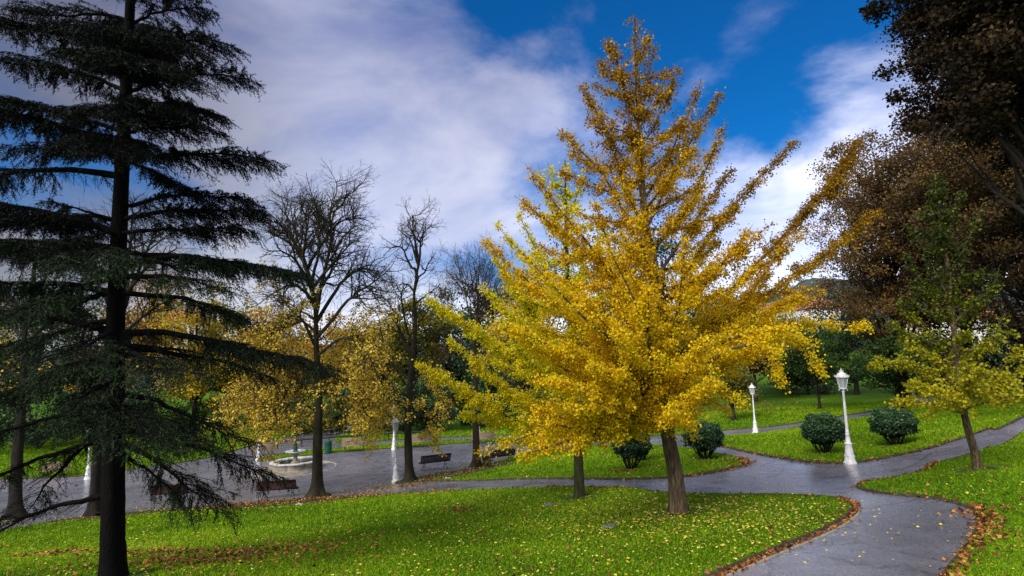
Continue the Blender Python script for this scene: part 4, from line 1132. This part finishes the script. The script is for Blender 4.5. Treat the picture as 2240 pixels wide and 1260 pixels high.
def bg_tree(px, py, top_py, wpx, mat, label, seed, name='leafy_tree', d=None, group='autumn trees behind the park', **kw):
    """tree standing at ground pixel (px, py), or at depth d under it"""
    if d is None: b_ = hit1(px, py)
    else:
        b_ = at(px, py, d); b_[2] = ground(b_[0], b_[1])[0]
    X, Y, D = pix(b_)
    h = (Y - top_py) / F * D * 1.0
    rx = wpx / 2 / F * D
    kw.setdefault('leaf', .17 + .0022 * D)
    kw.setdefault('nclump', 42); kw.setdefault('per', 150)
    leaf = kw.pop('leaf')
    return clump_tree(name, label, b_, h * 1.04, (rx, rx * .9), leaf, mat, seed, trunk_r=kw.pop('trunk_r', .014 * h + .05), clump_r=kw.pop('clump_r', rx * .30 + .25), group=group, **kw)


# far trees, left of the yellow ginkgos
BGT = [
    (-120, 60, 600, 300, M_OLIVE, 'olive tree crown at the far left frame edge behind the cedar'), (50, 64, 625, 230, M_DKGREEN, 'dark green tree far behind the cedar, left of its trunk'),
    (190, 72, 640, 190, M_OLIVE, 'dull olive tree far behind the cedar, just left of its trunk'), (320, 70, 596, 190, M_ORANGE, 'orange brown tree crown just right of the cedar trunk'),
    (425, 66, 640, 150, M_YELLOW, 'muted yellow tree crown under the cedar boughs'), (505, 72, 672, 130, M_GREEN, 'small green tree between two orange ones left of the tallest bare tree'),
    (590, 64, 672, 150, M_ORANGE, 'golden orange tree directly left of the tallest bare trunk'), (660, 78, 735, 130, M_OLIVE, 'low olive tree crown behind the tallest bare trunk'),
    (745, 70, 700, 150, M_ORANGE, 'orange gold tree right of the tallest bare trunk'), (835, 74, 690, 140, M_YELLOW, 'pale yellow tree between the two largest bare trunks'),
    (905, 68, 655, 130, M_OLIVE, 'olive tree behind the forked mossy trunk'), (985, 76, 620, 150, M_DKGREEN, 'dark green tree left of the dense twiggy bare tree'),
    (1085, 70, 640, 170, M_DKGREEN, 'dark green tree behind the dense twiggy bare tree'), (1190, 76, 560, 190, M_OLIVE, 'olive tree behind the second ginkgo trunk'),
    (1330, 80, 480, 230, M_DKGREEN, 'high dark green tree behind the tall ginkgo, left of its trunk'), (1470, 78, 520, 230, M_DKGREEN, 'dark green tree behind the tall ginkgo trunk'),
    (1600, 84, 645, 180, M_GREEN, 'mid green tree far behind the right side of the tall ginkgo'), (1715, 82, 690, 160, M_OLIVE, 'olive tree below the red roofed house'),
]
for i, (px, d, ty, w_, mt, lab) in enumerate(BGT):
    bg_tree(px, 900, ty, w_ * 1.12, mt, lab, 100 + i, d=d, tintb=-.2 if px in (320, 425) else 0, crown_from=.12, nclump=55, per=150, name='autumn_tree')
# understorey shrubs behind the plaza
SH = [(700, 60, 868, 150, M_OLIVE, 'olive shrub beyond the pale slanting path'), (800, 62, 850, 170, M_DKGREEN, 'dark shrub behind the right pale bench'), (880, 60, 845, 160, M_DKGREEN, 'dark green shrub behind the two lamp posts'),
      (960, 60, 830, 170, M_DKGREEN, 'large dark shrub behind the weathered bench'), (1050, 64, 820, 170, M_DKGREEN, 'dark shrub behind the third bare trunk'), (1140, 66, 830, 160, M_GREEN, 'green shrub at the back of the grass behind the yellow boughs'),
      (430, 68, 880, 200, M_GREEN, 'green shrub behind the cedar tips'), (250, 60, 850, 220, M_DKGREEN, 'dark green shrub behind the cedar trunk'), (90, 56, 850, 260, M_DKGREEN, 'dark green shrub left of the cedar trunk'), (-80, 54, 850, 240, M_DKGREEN, 'dark shrub at the far left frame edge'),
      (590, 74, 850, 180, M_YELLOW, 'yellow shrub beyond the fountain'), (1250, 68, 850, 180, M_DKGREEN, 'dark shrub behind the tall ginkgo, left of its trunk'), (1380, 66, 850, 190, M_DKGREEN, 'dark shrub beside the back path'), (1480, 70, 860, 150, M_OLIVE, 'olive brown shrub behind the tall ginkgo trunk')]
for i, (px, d, ty, w_, mt, lab) in enumerate(SH):
    bg_tree(px, 930, ty, w_, mt, lab, 200 + i, d=d, crown_from=.02, nclump=34, per=130, name='shrub', cat='shrub', stems=3, clump_r=.9, trunk_r=.06, group='shrubs at the back of the park', leaf=.24, parts=('stems', 'foliage'))

# right hand side
bg_tree(1794, 896, 728, 165, M_GREEN, 'small round dark green tree on the back lawn between the two nearest right lamps', 301, leaf=.2, crown_from=.33, nclump=60, per=140, name='round_tree', tintb=-.18, group='park trees on the back lawn', trunk_r=.14, clump_r=.8)
bg_tree(1606, 921, 800, 90, M_OLIVE, 'small tree with dark trunk and olive crown behind the tall ginkgo drooping tips', 302, leaf=.2, crown_from=.35, name='small_tree', group='park trees on the back lawn', trunk_r=.2)
bg_tree(1652, 880, 690, 190, M_ORANGE, 'orange leaved tree with dark trunk behind the second lamp post', 303, leaf=.24, crown_from=.3, name='orange_tree', group='park trees on the back lawn', trunk_r=.24, tintb=.1)
bg_tree(1968, 898, 742, 190, M_GREEN, 'multi stemmed green tree behind the right round shrub', 304, leaf=.18, crown_from=.25, stems=6, trunk_r=.09, name='multi_stemmed_tree', group='park trees on the back lawn', nclump=60, tintb=-.12, clump_r=.7)
bg_tree(1875, 870, 612, 190, M_DKGREEN, 'tall black green evergreen left of the brown leaved trees', 305, d=70, crown_from=.08, nclump=80, per=150, name='evergreen_tree', leaf=.26, tintb=-.15)
bg_tree(1770, 880, 735, 170, M_DKGREEN, 'dark evergreen hedge tree behind the round tree', 306, d=74, crown_from=.05, name='evergreen_tree', nclump=50, tintb=-.1)
bg_tree(2030, 880, 740, 180, M_DKGREEN, 'dark evergreen behind the young ginkgo crown', 307, d=66, crown_from=.05, name='evergreen_tree', nclump=60, tintb=-.1)
bg_tree(1975, 880, 262, 300, M_BROWN, 'tall brown leaved tree nearest the sky gap on the right', 311, d=46, crown_from=.14, nclump=260, per=230, leaf=.17, name='brown_tree', clump_r=1.15, hollow=.2, group='brown autumn trees on the right')
bg_tree(2130, 880, 200, 360, M_BROWN, 'broad brown leaved tree behind the young ginkgo', 312, d=42, crown_from=.12, nclump=320, per=230, leaf=.17, name='brown_tree', clump_r=1.15, hollow=.15, tintb=-.12, group='brown autumn trees on the right')
bg_tree(2290, 880, -90, 470, M_BROWN, 'towering dark brown tree at the right frame edge', 313, d=34, crown_from=.1, nclump=390, per=260, leaf=.15, name='brown_tree', clump_r=1.2, hollow=.1, tintb=-.12, group='brown autumn trees on the right')
bg_tree(2390, 900, -420, 640, M_DKBROWN, 'nearest black brown tree overhanging the top right corner', 314, d=19, crown_from=.42, nclump=760, per=190, leaf=.13, name='plane_tree', clump_r=.6, hollow=.05, shape='maple', trunk_r=.22, group='brown autumn trees on the right')
bg_tree(2260, 880, 745, 240, M_DKGREEN, 'dark undergrowth tree at the right edge behind the rising path', 315, d=56, crown_from=.03, name='evergreen_tree', nclump=70, tintb=-.2)


# ---- clipped round shrubs with visible bent stems
def round_shrub(label, base_px, top_py, wpx, seed, ragged=.12, stem_frac=.35):
    rng = np.random.default_rng(seed); b_ = hit1(*base_px); b_[2] = ground(b_[0], b_[1])[0] + .04
    D = pix(b_)[2]; h = (base_px[1] - top_py) / F * D * 1.05; rx = wpx / 2 / F * D
    root = empty('round_shrub', b_, label, 'shrub', 'round clipped shrubs on the lawns')
    zc = h * (stem_frac * .42 + (1 - stem_frac * .42) * .5); rz = h - zc
    n = 16000
    d = rand_dirs(rng, n); 
    rr = rng.uniform(.2, 1, n) ** .33; rr = np.where(d[:, 2] < -.5, rr * .82, rr)
    surf = 1 + ragged * (np.sin(d[:, 0] * 7 + seed) * np.sin(d[:, 1] * 6) + .6 * np.sin(d[:, 2] * 11 + seed)) + rng.normal(0, ragged * .5, n)
    C = b_ + np.stack([d[:, 0] * rx, d[:, 1] * rx * .95, d[:, 2] * rz], 1) * (rr * surf)[:, None] + np.array([0, 0, zc])
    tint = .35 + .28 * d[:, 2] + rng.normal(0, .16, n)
    st = []
    for k in range(10):
        a = k * .628 + rng.uniform(-.2, .2); out_ = rx * rng.uniform(.35, .8)
        p1 = b_ + np.array([math.cos(a) * .06, math.sin(a) * .06, -.1]); p2 = b_ + np.array([math.cos(a) * out_, math.sin(a) * out_, zc])
        st.append((curve3(p1, p2, 8, (math.cos(a) * .10, math.sin(a) * .10, -.05), rng, .02), limb_radius(8, .04, .015)))
    v, f = tubes(st, 7); mb = MB(); mb.add(v, f); mb.build('stems', BARK_DARK, root, smooth=True)
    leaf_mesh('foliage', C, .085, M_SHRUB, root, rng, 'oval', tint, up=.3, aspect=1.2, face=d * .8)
    SPOTS.append((b_[0], b_[1], rx * .75))


round_shrub('round clipped shrub just left of the nearest right lamp post', (1804, 992), 914, 84, 401)
round_shrub('round clipped shrub right of the nearest right lamp post', (1958, 975), 899, 90, 402)
round_shrub('loose round shrub at the tip of the middle lawn, right of the ginkgo trunk', (1543, 1005), 930, 80, 403, .14, .35)
round_shrub('open shrub with twisted dark stems on the middle lawn, left of the tall ginkgo trunk', (1380, 1027), 945, 66, 404, .2, .45)
round_shrub('small dark shrub behind the open shrub on the middle lawn', (1400, 1010), 950, 46, 405, .2, .25)
w = hit1(1057, 1022); SPOTS.append((w[0], w[1], .5))
clump_tree('small_shrub', 'low weedy tuft at the foot of the third bare trunk', hit1(1060, 1023), .8, (.45, .45), .09, M_OLIVE, 410, nclump=14, per=60, trunk_r=.02, crown_from=.1, clump_r=.22, stems=4, cat='shrub', parts=('stems', 'foliage'))
for p in ((1485, 1124), (1267, 1090), (2140, 1028), (246, 1268)):
    w = hit1(*p); SPOTS.append((w[0], w[1], .7))
# a far dark trunk behind the yellow boughs
bg_tree(1158, 975, 640, 180, M_YELLOW, 'small tree with dark trunk behind the low yellow boughs', 411, leaf=.2, crown_from=.35, name='small_tree', trunk_r=.16, nclump=50)


# ------------------------------------------------------------ houses on the slope
def house(label, px, py, d, w_, dp, hh, roofh, rot, wall, roofm, nw=3, nf=2):
    c = at(px, py, d); root = empty('house', (0, 0, 0), label, 'house', 'houses on the far slope')
    base = np.array([c[0], c[1], c[2] - hh])
    mb = MB(); mb.box((0, 0, hh / 2 - 3), (w_, dp, hh + 6)); mb.build('wall', wall, root)
    mb = MB(); e = .5
    V = [(-w_ / 2 - e, -dp / 2 - e, hh + .05), (w_ / 2 + e, -dp / 2 - e, hh + .05), (w_ / 2 + e, dp / 2 + e, hh + .05), (-w_ / 2 - e, dp / 2 + e, hh + .05), (-w_ / 4, 0, hh + roofh), (w_ / 4, 0, hh + roofh)]
    mb.add(V, [(0, 1, 5, 4), (2, 3, 4, 5)]); mb.add(V, [(1, 2, 5), (3, 0, 4), ])
    mb.build('roof', roofm, root)
    for f in range(nf):
        for i in range(nw):
            x = (-.5 + (i + .5) / nw) * w_; z = 1.6 + f * 2.9
            b2 = MB(); b2.box((x, -dp / 2 - .02, z), (1.1, .1, 1.5)); b2.build('window', WINDOW, root)
    root.location = Vector(base); root.rotation_euler = (0, 0, rot)


WINDOW = noisemat('window_dark', [(.4, (.03, .035, .045)), (.6, (.07, .08, .1))], 2, .2, 0)
WALLW = noisemat('render_white', [(.3, (.55, .52, .48)), (.7, (.72, .7, .66))], 1, .9, .1)
WALLC = noisemat('render_cream', [(.3, (.45, .38, .28)), (.7, (.6, .52, .4))], 1, .9, .1)
TILE = noisemat('red_tiles', [(.3, (.32, .10, .05)), (.7, (.52, .19, .10))], 2, .85, .3, 8)
house('white house with red tiled roof above the tree tops, right of the tall ginkgo', 1790, 676, 190, 13, 10, 8, 3.4, .25, WALLW, TILE)
house('white house with slate blue roof left of the red roofed one', 1752, 672, 210, 10, 9, 8, 2.4, -.2, WALLW, noisemat('slate', [(.3, (.10, .12, .15)), (.7, (.18, .2, .24))], 1, .7, 0))
house('pale house glimpsed through the right branches of the tall ginkgo', 1675, 680, 220, 12, 9, 8, 3, .1, WALLW, TILE)
house('cream apartment house seen through the brown trees', 2075, 700, 130, 22, 10, 12, 2.5, -.1, WALLW, TILE, 6, 3)
house('pale house between orange tree tops behind the cedar', 405, 705, 150, 12, 9, 7, 3, .3, WALLW, TILE)
house('low cream house behind the trees left of the tallest bare trunk', 640, 765, 140, 14, 9, 7, 2.6, -.2, WALLC, TILE)


# ------------------------------------------------------------ grass blades and fallen leaves
def frustum_pts(rng, n, d0, d1, power=1.0, marg=1.25):
    """random ground points in front of the camera, denser near"""
    u = rng.uniform(0, 1, n); d = d0 * (d1 / d0) ** (u ** power)
    x = rng.uniform(-1, 1, n) * d * .9 * marg
    return np.stack([x, d], 1)


def surf_normals(P):
    e = .3
    gx = (ground(P[:, 0] + e, P[:, 1]) - ground(P[:, 0] - e, P[:, 1])) / (2 * e); gy = (ground(P[:, 0], P[:, 1] + e) - ground(P[:, 0], P[:, 1] - e)) / (2 * e)
    return unit(np.stack([-gx, -gy, np.ones(len(P))], 1))


def grass():
    rng = np.random.default_rng(51)
    P = frustum_pts(rng, 560000, 6, 62, 1.0)
    P = P[~is_asphalt(P)]
    s = soilness(P); P = P[rng.uniform(0, 1, len(P)) > np.clip(s * 1.5, 0, .93)]
    keep = np.ones(len(P), bool)
    for x, y, r in SPOTS: keep &= ~((np.hypot(P[:, 0] - x, P[:, 1] - y) < r) & (rng.uniform(0, 1, len(P)) < .85))
    P = P[keep]; n = len(P)
    z = ground(P[:, 0], P[:, 1]) + .045
    d = P[:, 1]
    hgt = (.020 + .0016 * d) * rng.uniform(.6, 1.4, n); wd = (.0042 + .0011 * d) * rng.uniform(.7, 1.3, n)
    a = rng.uniform(0, 2 * np.pi, n); ux = np.stack([np.cos(a), np.sin(a), 0 * a], 1)
    lean = rng.normal(0, .55, (n, 2)) * hgt[:, None]
    B = np.column_stack([P, z])
    V = np.stack([B - ux * wd[:, None], B + ux * wd[:, None], B + np.column_stack([lean, hgt])], 1).reshape(-1, 3)
    patch = np.sin(P[:, 0] * .9 + np.sin(P[:, 1] * .7) * 2) * np.sin(P[:, 1] * 1.1 + np.sin(P[:, 0] * .5) * 2)
    patch2 = np.sin(P[:, 0] * .31 + 2) * np.sin(P[:, 1] * .37 + np.sin(P[:, 0] * .2) * 2)
    tint = np.clip(.48 + .15 * patch + .2 * patch2 + rng.normal(0, .2, n), 0, 1)
    m = leafmat('grass_blade', [(0, (.07, .14, .003)), (.4, (.18, .32, .004)), (.75, (.27, .44, .006)), (1, (.42, .46, .03))], .35, .6, 1.0, .15)
    o = mesh_obj('grass', V, [np.arange(n * 3).reshape(n, 3)], m, tint=tint)
    tag(o, 'short bright green grass blades growing over the lawns', 'grass', kind='stuff')


def fallen(name, label, P, size, mat, rng, dz=.075, tint=None, jitter=.02, shape='oval', aspect=1.2, flat=2.2):
    nrm = surf_normals(P)
    a = is_asphalt(P)
    C = np.column_stack([P, ground(P[:, 0], P[:, 1]) + np.where(a, .014, dz) + rng.uniform(0, jitter, len(P))])
    o = leaf_mesh(name, C, size, mat, None, rng, shape, tint, up=0, aspect=aspect, face=nrm * flat)
    tag(o, label, 'fallen leaves', kind='stuff')


FALL_Y = leafmat('fallen_yellow', [(0, (.22, .12, .03)), (.3, (.52, .38, .05)), (.5, (.66, .50, .05)), (.8, (.80, .66, .12)), (1, (.85, .75, .28))], .1, .6, 1, .2)
FALL_B = leafmat('fallen_brown', [(0, (.07, .022, .010)), (.35, (.19, .06, .018)), (.7, (.36, .14, .035)), (1, (.52, .28, .07))], .1, .6, 1, .2)


def scatter_leaves():
    rng = np.random.default_rng(61)
    g1 = hit1(1485, 1124)[:2]; g2 = hit1(1267, 1090)[:2]
    # yellow leaves: thick below the tall ginkgo, thinning outwards
    P = [g1 + rng.normal(0, 1, (3600, 2)) * (2.6, 1.9) + (.6, -.5), g2 + rng.normal(0, 1, (500, 2)) * (3, 2)]
    Q = frustum_pts(rng, 16000, 7, 50, .85); Q = Q[~is_asphalt(Q)]; Q = Q[rng.uniform(0, 1, len(Q)) < np.where(Q[:, 0] > 6, .25, .8)]
    s = SOIL_LINE[rng.integers(0, len(SOIL_LINE) - 1, 2600)]
    i = rng.integers(0, len(SOIL_LINE) - 1, 3000); t = rng.uniform(0, 1, (3000, 1))
    S = SOIL_LINE[i] * (1 - t) + SOIL_LINE[i + 1] * t + rng.normal(0, 1.25, (3000, 2))
    plaza = frustum_pts(rng, 2600, 12, 60, .8); plaza = plaza[is_asphalt(plaza) & (rng.uniform(0, 1, len(plaza)) < np.where(plaza[:, 0] > 1, .16, .5))]
    P = np.concatenate(P + [Q, S, plaza])
    P = P[P[:, 1] > 5]; P = P[~(is_asphalt(P) & (P[:, 0] > 1) & (rng.uniform(0, 1, len(P)) < .75))]
    fallen('fallen_yellow_leaves', 'small yellow leaves scattered over the lawns and the plaza', P, .052 * (1 + .010 * P[:, 1]) * rng.uniform(.5, 1.3, len(P)), FALL_Y, rng)
    # brown leaves: drifts
    B = []
    def drift(px, py, n, sx, sy): c = hit1(px, py)[:2]; B.append(c + rng.normal(0, 1, (n, 2)) * (sx, sy))
    drift(420, 1235, 420, 1.3, .45); drift(330, 1215, 220, .9, .45); drift(560, 1212, 350, 1.2, .5); drift(130, 1215, 160, .5, .3); drift(1010, 1120, 90, .30, .3); drift(2110, 1190, 0, 1, 1)
    drift(690, 1095, 200, 1.6, .6); drift(890, 1064, 160, 1.2, .5); drift(680, 1190, 90, 1.5, .6); drift(1370, 1034, 70, .5, .3); drift(1620, 1012, 70, .4, .3)
    Q = frustum_pts(rng, 1500, 7, 45, .8); Q = Q[~is_asphalt(Q)]; B.append(Q)
    def along(px, n, w_, off=0.0):
        c = seg(px); i = rng.integers(0, len(c) - 1, n); t = rng.uniform(0, 1, (n, 1)); T_ = unit(c[i + 1] - c[i]); Nn = np.stack([-T_[:, 1], T_[:, 0]], 1)
        B.append(c[i] * (1 - t) + c[i + 1] * t + Nn * (off + rng.normal(0, w_, (n, 1))))
    along([(2118, 1112), (2140, 1140), (2136, 1165), (2105, 1210), (2066, 1262), (2000, 1330)], 420, .12, .12)
    along([(2118, 1112), (2150, 1140), (2170, 1175), (2150, 1230)], 170, .28, .1)
    along([(1550, 1264), (1620, 1235), (1700, 1201), (1800, 1160), (1850, 1131), (1862, 1114), (1856, 1102), (1830, 1092)], 620, .05, -.10)
    along([(2015, 1034), (2035, 1022), (2045, 1014)], 160, .08); along([(1876, 1064), (1895, 1056), (1960, 1046)], 70, .06)
    along([(470, 1108), (570, 1100), (690, 1091), (800, 1087), (900, 1081), (1000, 1075)], 800, .28); along([(1200, 1068), (1300, 1068), (1380, 1071)], 160, .08)
    along([(1570, 976), (1640, 991), (1700, 1002), (1780, 1013), (1860, 1014), (1930, 1004), (2000, 990), (2080, 968)], 260, .09)
    along([(1500, 1043), (1580, 1031), (1626, 1019), (1637, 1011), (1615, 1002)], 220, .12)
    for pl, nn in ((MIDP, 300), (OUTP[60:300], 450)):
        i = rng.integers(0, len(pl) - 1, nn); B.append(pl[i] + rng.normal(0, .09, (nn, 2)))
    B = np.concatenate(B); B = B[B[:, 1] > 4]
    fallen('fallen_brown_leaves', 'brown and russet leaves drifted on the grass and along the path edges', B, .072 * (1 + .008 * B[:, 1]), FALL_B, rng, shape='maple', flat=1.3, jitter=.035)
    hill_l = hit1(1530, 895)[:2]; H_ = hill_l + rng.normal(0, 1, (1600, 2)) * (6, 6); H_ = H_[~is_asphalt(H_)]
    fallen('fallen_orange_leaves', 'orange leaf carpet on the slope behind the back path', H_, .22, FALL_B, rng, tint=rng.uniform(.3, .9, len(H_)))


SPOTS.append((0, -50, 1))
grass(); scatter_leaves(); add_soil_attr()
# ------------------------------------------------------------ world, sun, camera
def world():
    w = bpy.data.worlds.new('World'); SC.world = w; w.use_nodes = True
    nt = w.node_tree; nt.nodes.clear(); L = nt.links
    out = N(nt, 'ShaderNodeOutputWorld'); bg = N(nt, 'ShaderNodeBackground'); bg.inputs['Strength'].default_value = .15
    sky = N(nt, 'ShaderNodeTexSky', sky_type='NISHITA'); sky.sun_disc = False
    sky.sun_elevation = math.radians(SUN_EL); sky.sun_rotation = math.radians(SUN_ROT); sky.altitude = 0; sky.air_density = 1.0; sky.dust_density = .3; sky.ozone_density = 3.0
    tint = N(nt, 'ShaderNodeMix', data_type='RGBA', blend_type='MULTIPLY'); tint.inputs[0].default_value = 1
    tint.inputs[7].default_value = (.03, .42, .80, 1)
    L.new(sky.outputs[0], tint.inputs[6])
    tc = N(nt, 'ShaderNodeTexCoord')
    sep = N(nt, 'ShaderNodeSeparateXYZ'); L.new(tc.outputs['Generated'], sep.inputs[0])
    zz = N(nt, 'ShaderNodeMath', operation='MAXIMUM'); L.new(sep.outputs['Z'], zz.inputs[0]); zz.inputs[1].default_value = 0.0
    za = N(nt, 'ShaderNodeMath', operation='ADD'); L.new(zz.outputs[0], za.inputs[0]); za.inputs[1].default_value = .45
    dx = N(nt, 'ShaderNodeMath', operation='DIVIDE'); L.new(sep.outputs['X'], dx.inputs[0]); L.new(za.outputs[0], dx.inputs[1])
    dy = N(nt, 'ShaderNodeMath', operation='DIVIDE'); L.new(sep.outputs['Y'], dy.inputs[0]); L.new(za.outputs[0], dy.inputs[1])
    cmb = N(nt, 'ShaderNodeCombineXYZ'); L.new(dx.outputs[0], cmb.inputs[0]); L.new(dy.outputs[0], cmb.inputs[1])
    mp = N(nt, 'ShaderNodeMapping'); mp.vector_type = 'POINT'; mp.inputs['Rotation'].default_value = (0, math.radians(24), 0); mp.inputs['Scale'].default_value = (1.0, 1.0, 2.1)
    mp.inputs['Location'].default_value = (3.1, 1.7, 0)
    L.new(tc.outputs['Generated'], mp.inputs['Vector'])

    def noise(s, d, r, vec, dist=0):
        n = N(nt, 'ShaderNodeTexNoise'); n.inputs['Scale'].default_value = s; n.inputs['Detail'].default_value = d; n.inputs['Roughness'].default_value = r; n.inputs['Distortion'].default_value = dist
        L.new(vec, n.inputs['Vector']); return n
    na = noise(2.1, 10, .57, mp.outputs[0], .35)

    def near(px, py, c0, c1):   # soft patch of sky around a direction
        d = ray(px, py); d = d / np.linalg.norm(d)
        dot = N(nt, 'ShaderNodeVectorMath', operation='DOT_PRODUCT'); nrm = N(nt, 'ShaderNodeVectorMath', operation='NORMALIZE')
        L.new(tc.outputs['Generated'], nrm.inputs[0]); L.new(nrm.outputs[0], dot.inputs[0]); dot.inputs[1].default_value = tuple(float(v) for v in d)
        mr = N(nt, 'ShaderNodeMapRange', interpolation_type='SMOOTHSTEP'); mr.inputs['From Min'].default_value = math.cos(math.radians(c0)); mr.inputs['From Max'].default_value = math.cos(math.radians(c1))
        L.new(dot.outputs['Value'], mr.inputs['Value']); return mr.outputs[0]

    def madd(a, k, b):
        n = N(nt, 'ShaderNodeMath', operation='MULTIPLY_ADD'); L.new(a, n.inputs[0]); n.inputs[1].default_value = k
        if isinstance(b, float): n.inputs[2].default_value = b
        else: L.new(b, n.inputs[2])
        return n.outputs[0]
    v = madd(na.outputs['Fac'], 1.7, -.21)
    v = madd(near(1750, 40, 20, 4), -.17, v)
    v = madd(near(1640, 230, 9, 1), -.13, v)
    v = madd(near(1320, -60, 14, 2), -.33, v)
    v = madd(near(1210, 340, 7, 1), -.10, v)
    v = madd(near(930, -80, 13, 1), -.32, v)
    v = madd(near(850, 240, 21, 6), .22, v)
    v = madd(near(-200, 60, 22, 2), -.22, v)
    low = N(nt, 'ShaderNodeMapRange'); low.inputs['From Min'].default_value = .30; low.inputs['From Max'].default_value = .04; L.new(sep.outputs['Z'], low.inputs['Value'])
    v = madd(low.outputs[0], .25, v)
    v = madd(near(250, 350, 22, 3), .15, v)
    v = madd(near(1950, 170, 13, 2), -.07, v)
    v = madd(near(1800, 500, 14, 4), .22, v)
    mask = N(nt, 'ShaderNodeMapRange', interpolation_type='SMOOTHSTEP'); mask.inputs['From Min'].default_value = .29; mask.inputs['From Max'].default_value = .70
    L.new(v, mask.inputs['Value'])
    # cloud brightness: by elevation, and billows; unseen overhead whitened as added top light
    nb = noise(2.9, 8, .55, mp.outputs[0], .4)
    el = ramp(nt, [(0.0, (6.0, 6.4, 7.6)), (.16, (5.0, 5.4, 6.9)), (.30, (3.5, 3.9, 5.7)), (.50, (2.1, 2.4, 4.0)), (.68, (2.2, 2.6, 4.2)), (.85, (10.5, 10.5, 10.5))], zz.outputs[0])
    bl = ramp(nt, [(.36, (.60, .68, .88)), (.5, (1, 1, 1)), (.62, (1.34, 1.26, 1.12))], nb.outputs['Fac'])
    cm = N(nt, 'ShaderNodeMix', data_type='RGBA', blend_type='MULTIPLY'); cm.inputs[0].default_value = 1; L.new(el.outputs[0], cm.inputs[6]); L.new(bl.outputs[0], cm.inputs[7])
    # the sky is clearest and brightest low on the right
    br = near(1720, 500, 30, 5)
    g = madd(br, .42, .95)
    lf = near(-150, 350, 30, 5)
    g2 = N(nt, 'ShaderNodeMath', operation='SUBTRACT'); L.new(g, g2.inputs[0])
    lk = N(nt, 'ShaderNodeMath', operation='MULTIPLY'); L.new(lf, lk.inputs[0]); lk.inputs[1].default_value = .6; L.new(lk.outputs[0], g2.inputs[1])
    cs = N(nt, 'ShaderNodeVectorMath', operation='SCALE'); L.new(cm.outputs[2], cs.inputs[0]); L.new(g2.outputs[0], cs.inputs['Scale'])
    fin = N(nt, 'ShaderNodeMix', data_type='RGBA'); L.new(mask.outputs[0], fin.inputs[0]); L.new(tint.outputs[2], fin.inputs[6]); L.new(cs.outputs[0], fin.inputs[7])
    L.new(fin.outputs[2], bg.inputs['Color']); L.new(bg.outputs[0], out.inputs[0])


# sun low behind the camera's left shoulder, softened by thin cloud
SUN_EL = 38.0; SUN_AZ = 215.0      # azimuth clockwise from +Y
SUN_ROT = SUN_AZ
world()
sd = bpy.data.lights.new('sun', 'SUN'); sd.energy = 3.9; sd.angle = math.radians(28); sd.color = (1.0, .93, .82)
so = bpy.data.objects.new('sun', sd); COL.objects.link(so)
_d = Vector((math.sin(math.radians(SUN_AZ)) * math.cos(math.radians(SUN_EL)), math.cos(math.radians(SUN_AZ)) * math.cos(math.radians(SUN_EL)), math.sin(math.radians(SUN_EL))))
so.rotation_mode = 'QUATERNION'; so.rotation_quaternion = _d.to_track_quat('Z', 'Y')

cd = bpy.data.cameras.new('camera'); cam = bpy.data.objects.new('camera', cd); COL.objects.link(cam)
cd.sensor_width = 36; cd.lens = F / 2240 * 36; cd.clip_start = .1; cd.clip_end = 6000
M = Matrix(((RT[0], UP[0], -fwd[0], 0), (RT[1], UP[1], -fwd[1], 0), (RT[2], UP[2], -fwd[2], CAMZ), (0, 0, 0, 1)))
cam.matrix_world = M
SC.camera = cam
SC.view_settings.view_transform = 'Standard'; SC.view_settings.look = 'None'; SC.view_settings.exposure = 0; SC.view_settings.gamma = 1
SC.cycles.use_denoising = True
SC.cycles.max_bounces = 6; SC.cycles.transparent_max_bounces = 8; SC.cycles.diffuse_bounces = 3; SC.cycles.transmission_bounces = 4
